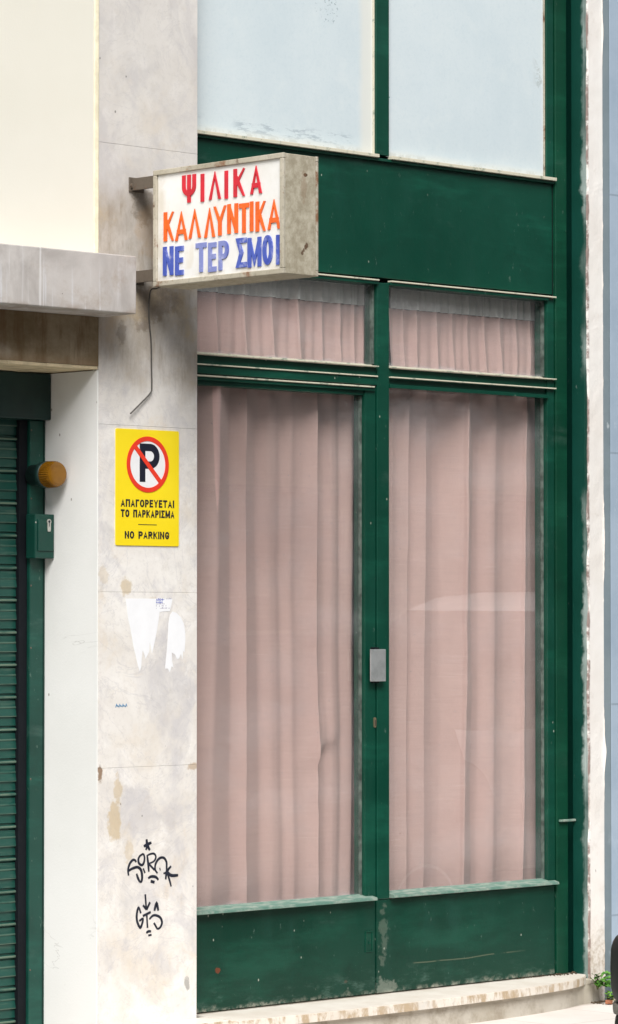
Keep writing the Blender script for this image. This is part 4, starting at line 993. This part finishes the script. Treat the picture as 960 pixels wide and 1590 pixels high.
def cabin(grow, zlo):
    bm = bmesh.new(); sec = [(zlo, .95, 3.50, .715), (1.05, 1.22, 3.42, .68), (1.22, 1.52, 3.30, .625), (1.38, 1.80, 3.16, .57), (1.44, 1.98, 3.02, .50), (1.47, 2.2, 2.8, .30)]
    rg = []
    for z, xa, xb, h in sec:
        pts = []
        for k in range(32):
            a = 2 * math.pi * k / 32; c, s_ = math.cos(a), math.sin(a)
            pts.append(bm.verts.new((CX + .085 + (xa + xb) / 2 + ((xb - xa) / 2 + grow) * math.copysign(abs(c) ** .4, c), CY + (h + grow) * math.copysign(abs(s_) ** .35, s_), CZ + z)))
        rg.append(pts)
    for p, q in zip(rg, rg[1:]):
        for k in range(32): bm.faces.new((p[k], p[(k + 1) % 32], q[(k + 1) % 32], q[k]))
    bm.faces.new(rg[-1]); return bm
mk('roof', cabin(0, .84), 'car_paint', car, True)
bm = cabin(.006, .84)
kill = [f for f in bm.faces if not (.93 < f.calc_center_median().z - CZ < 1.34) or abs(f.calc_center_median().x - (CX + 2.45)) < .05]
bmesh.ops.delete(bm, geom=kill, context='FACES'); KEEP.add(id(bm)); mk('window', bm, 'car_glass', car, True)
def band(name, mat, ztop, zbot, bulge, off, parent=car, lip=None):
    bm = bmesh.new(); rg = []; pl_ = plan(CX + off, .735, 1.6)
    n = 10
    for (x, y) in pl_:
        rg.append([])
        for k in range(n + 1):
            a = -math.pi / 2 + math.pi * k / n; z = (ztop + zbot) / 2 + (ztop - zbot) / 2 * math.copysign(abs(math.sin(a)) ** .55, math.sin(a)); o_ = bulge * (1 - abs(math.cos(a)) ** .8)
            dn = Vector((x - (CX + 1.2), y - CY)); dn.normalize()
            rg[-1].append(bm.verts.new((x - dn.x * o_, y - dn.y * o_, CZ + z)))
    for p, q in zip(rg, rg[1:]):
        for k in range(n): bm.faces.new((p[k], p[k + 1], q[k + 1], q[k]))
    for f in [f for f in bm.faces if f.calc_center_median().x > CX + .75]: bm.faces.remove(f)
    KEEP.add(id(bm)); return mk(name, bm, mat, parent, True)
bp_ = band('bumper', 'car_black', .62, .418, .05, 0.0)
band('bumper_lip', 'car_trim', .424, .392, .012, .010, parent=bp_)
band('bumper_apron', 'car_black', .394, .26, .02, .018, parent=bp_)
for s_ in (-1, 1):
    bm = bmesh.new(); q = bmesh.ops.create_uvsphere(bm, u_segments=16, v_segments=10, radius=1)
    for v in bm.verts: v.co = Vector((CX + .20 + v.co.x * .07, CY + s_ * .50 + v.co.y * .13, CZ + .655 + v.co.z * .07))
    mk('headlight', bm, 'lamp_glass', car, True)
for x in (.62, 2.95):
    for s_ in (-1, 1):
        bm = bmesh.new(); f_ = lambda a, c, s2, x=x, s_=s_: (CX + .085 + x + c, CY + s_ * (.60 + a), CZ + .285 + s2)
        lathe(bm, [(0, .20), (.0, .27), (.03, .285), (.13, .285), (.165, .27), (.17, .20)], f_, 40); wh = mk('wheel', bm, 'tyre', car, True)
        bm = bmesh.new(); lathe(bm, [(.168, .198), (.176, .19), (.160, .17), (.160, .06), (.172, .05)], f_, 40); mk('rim', bm, 'rim', wh, True)

# a second, taller car along the kerb: seen only as the pale streaks mirrored in the right-hand door glass
M['car_silver'] = plain('pale_car_paint', (.62, .63, .64), .3, .6, var=.04)
def copy_tree(o, parent=None):
    c = o.copy(); COL.objects.link(c)
    if parent: c.parent = parent
    for ch in list(o.children): copy_tree(ch, c)
    return c
kids = [car] + list(car.children) + [g for c in car.children for g in c.children]
c2_ = copy_tree(car); c2_.location.x += 3.86; c2_.scale = (1.05, 1.0, 1.2)
c2_['label'] = 'pale silver parked car further along the kerb, mirrored faintly in the right door glass'
for ch in c2_.children:
    if ch.name.split('.')[0] in ('body', 'roof'):
        ch.data = ch.data.copy(); ch.data.materials[0] = M['car_silver']
for c in (car, c2_): c['group'] = 'cars parked along the kerb'
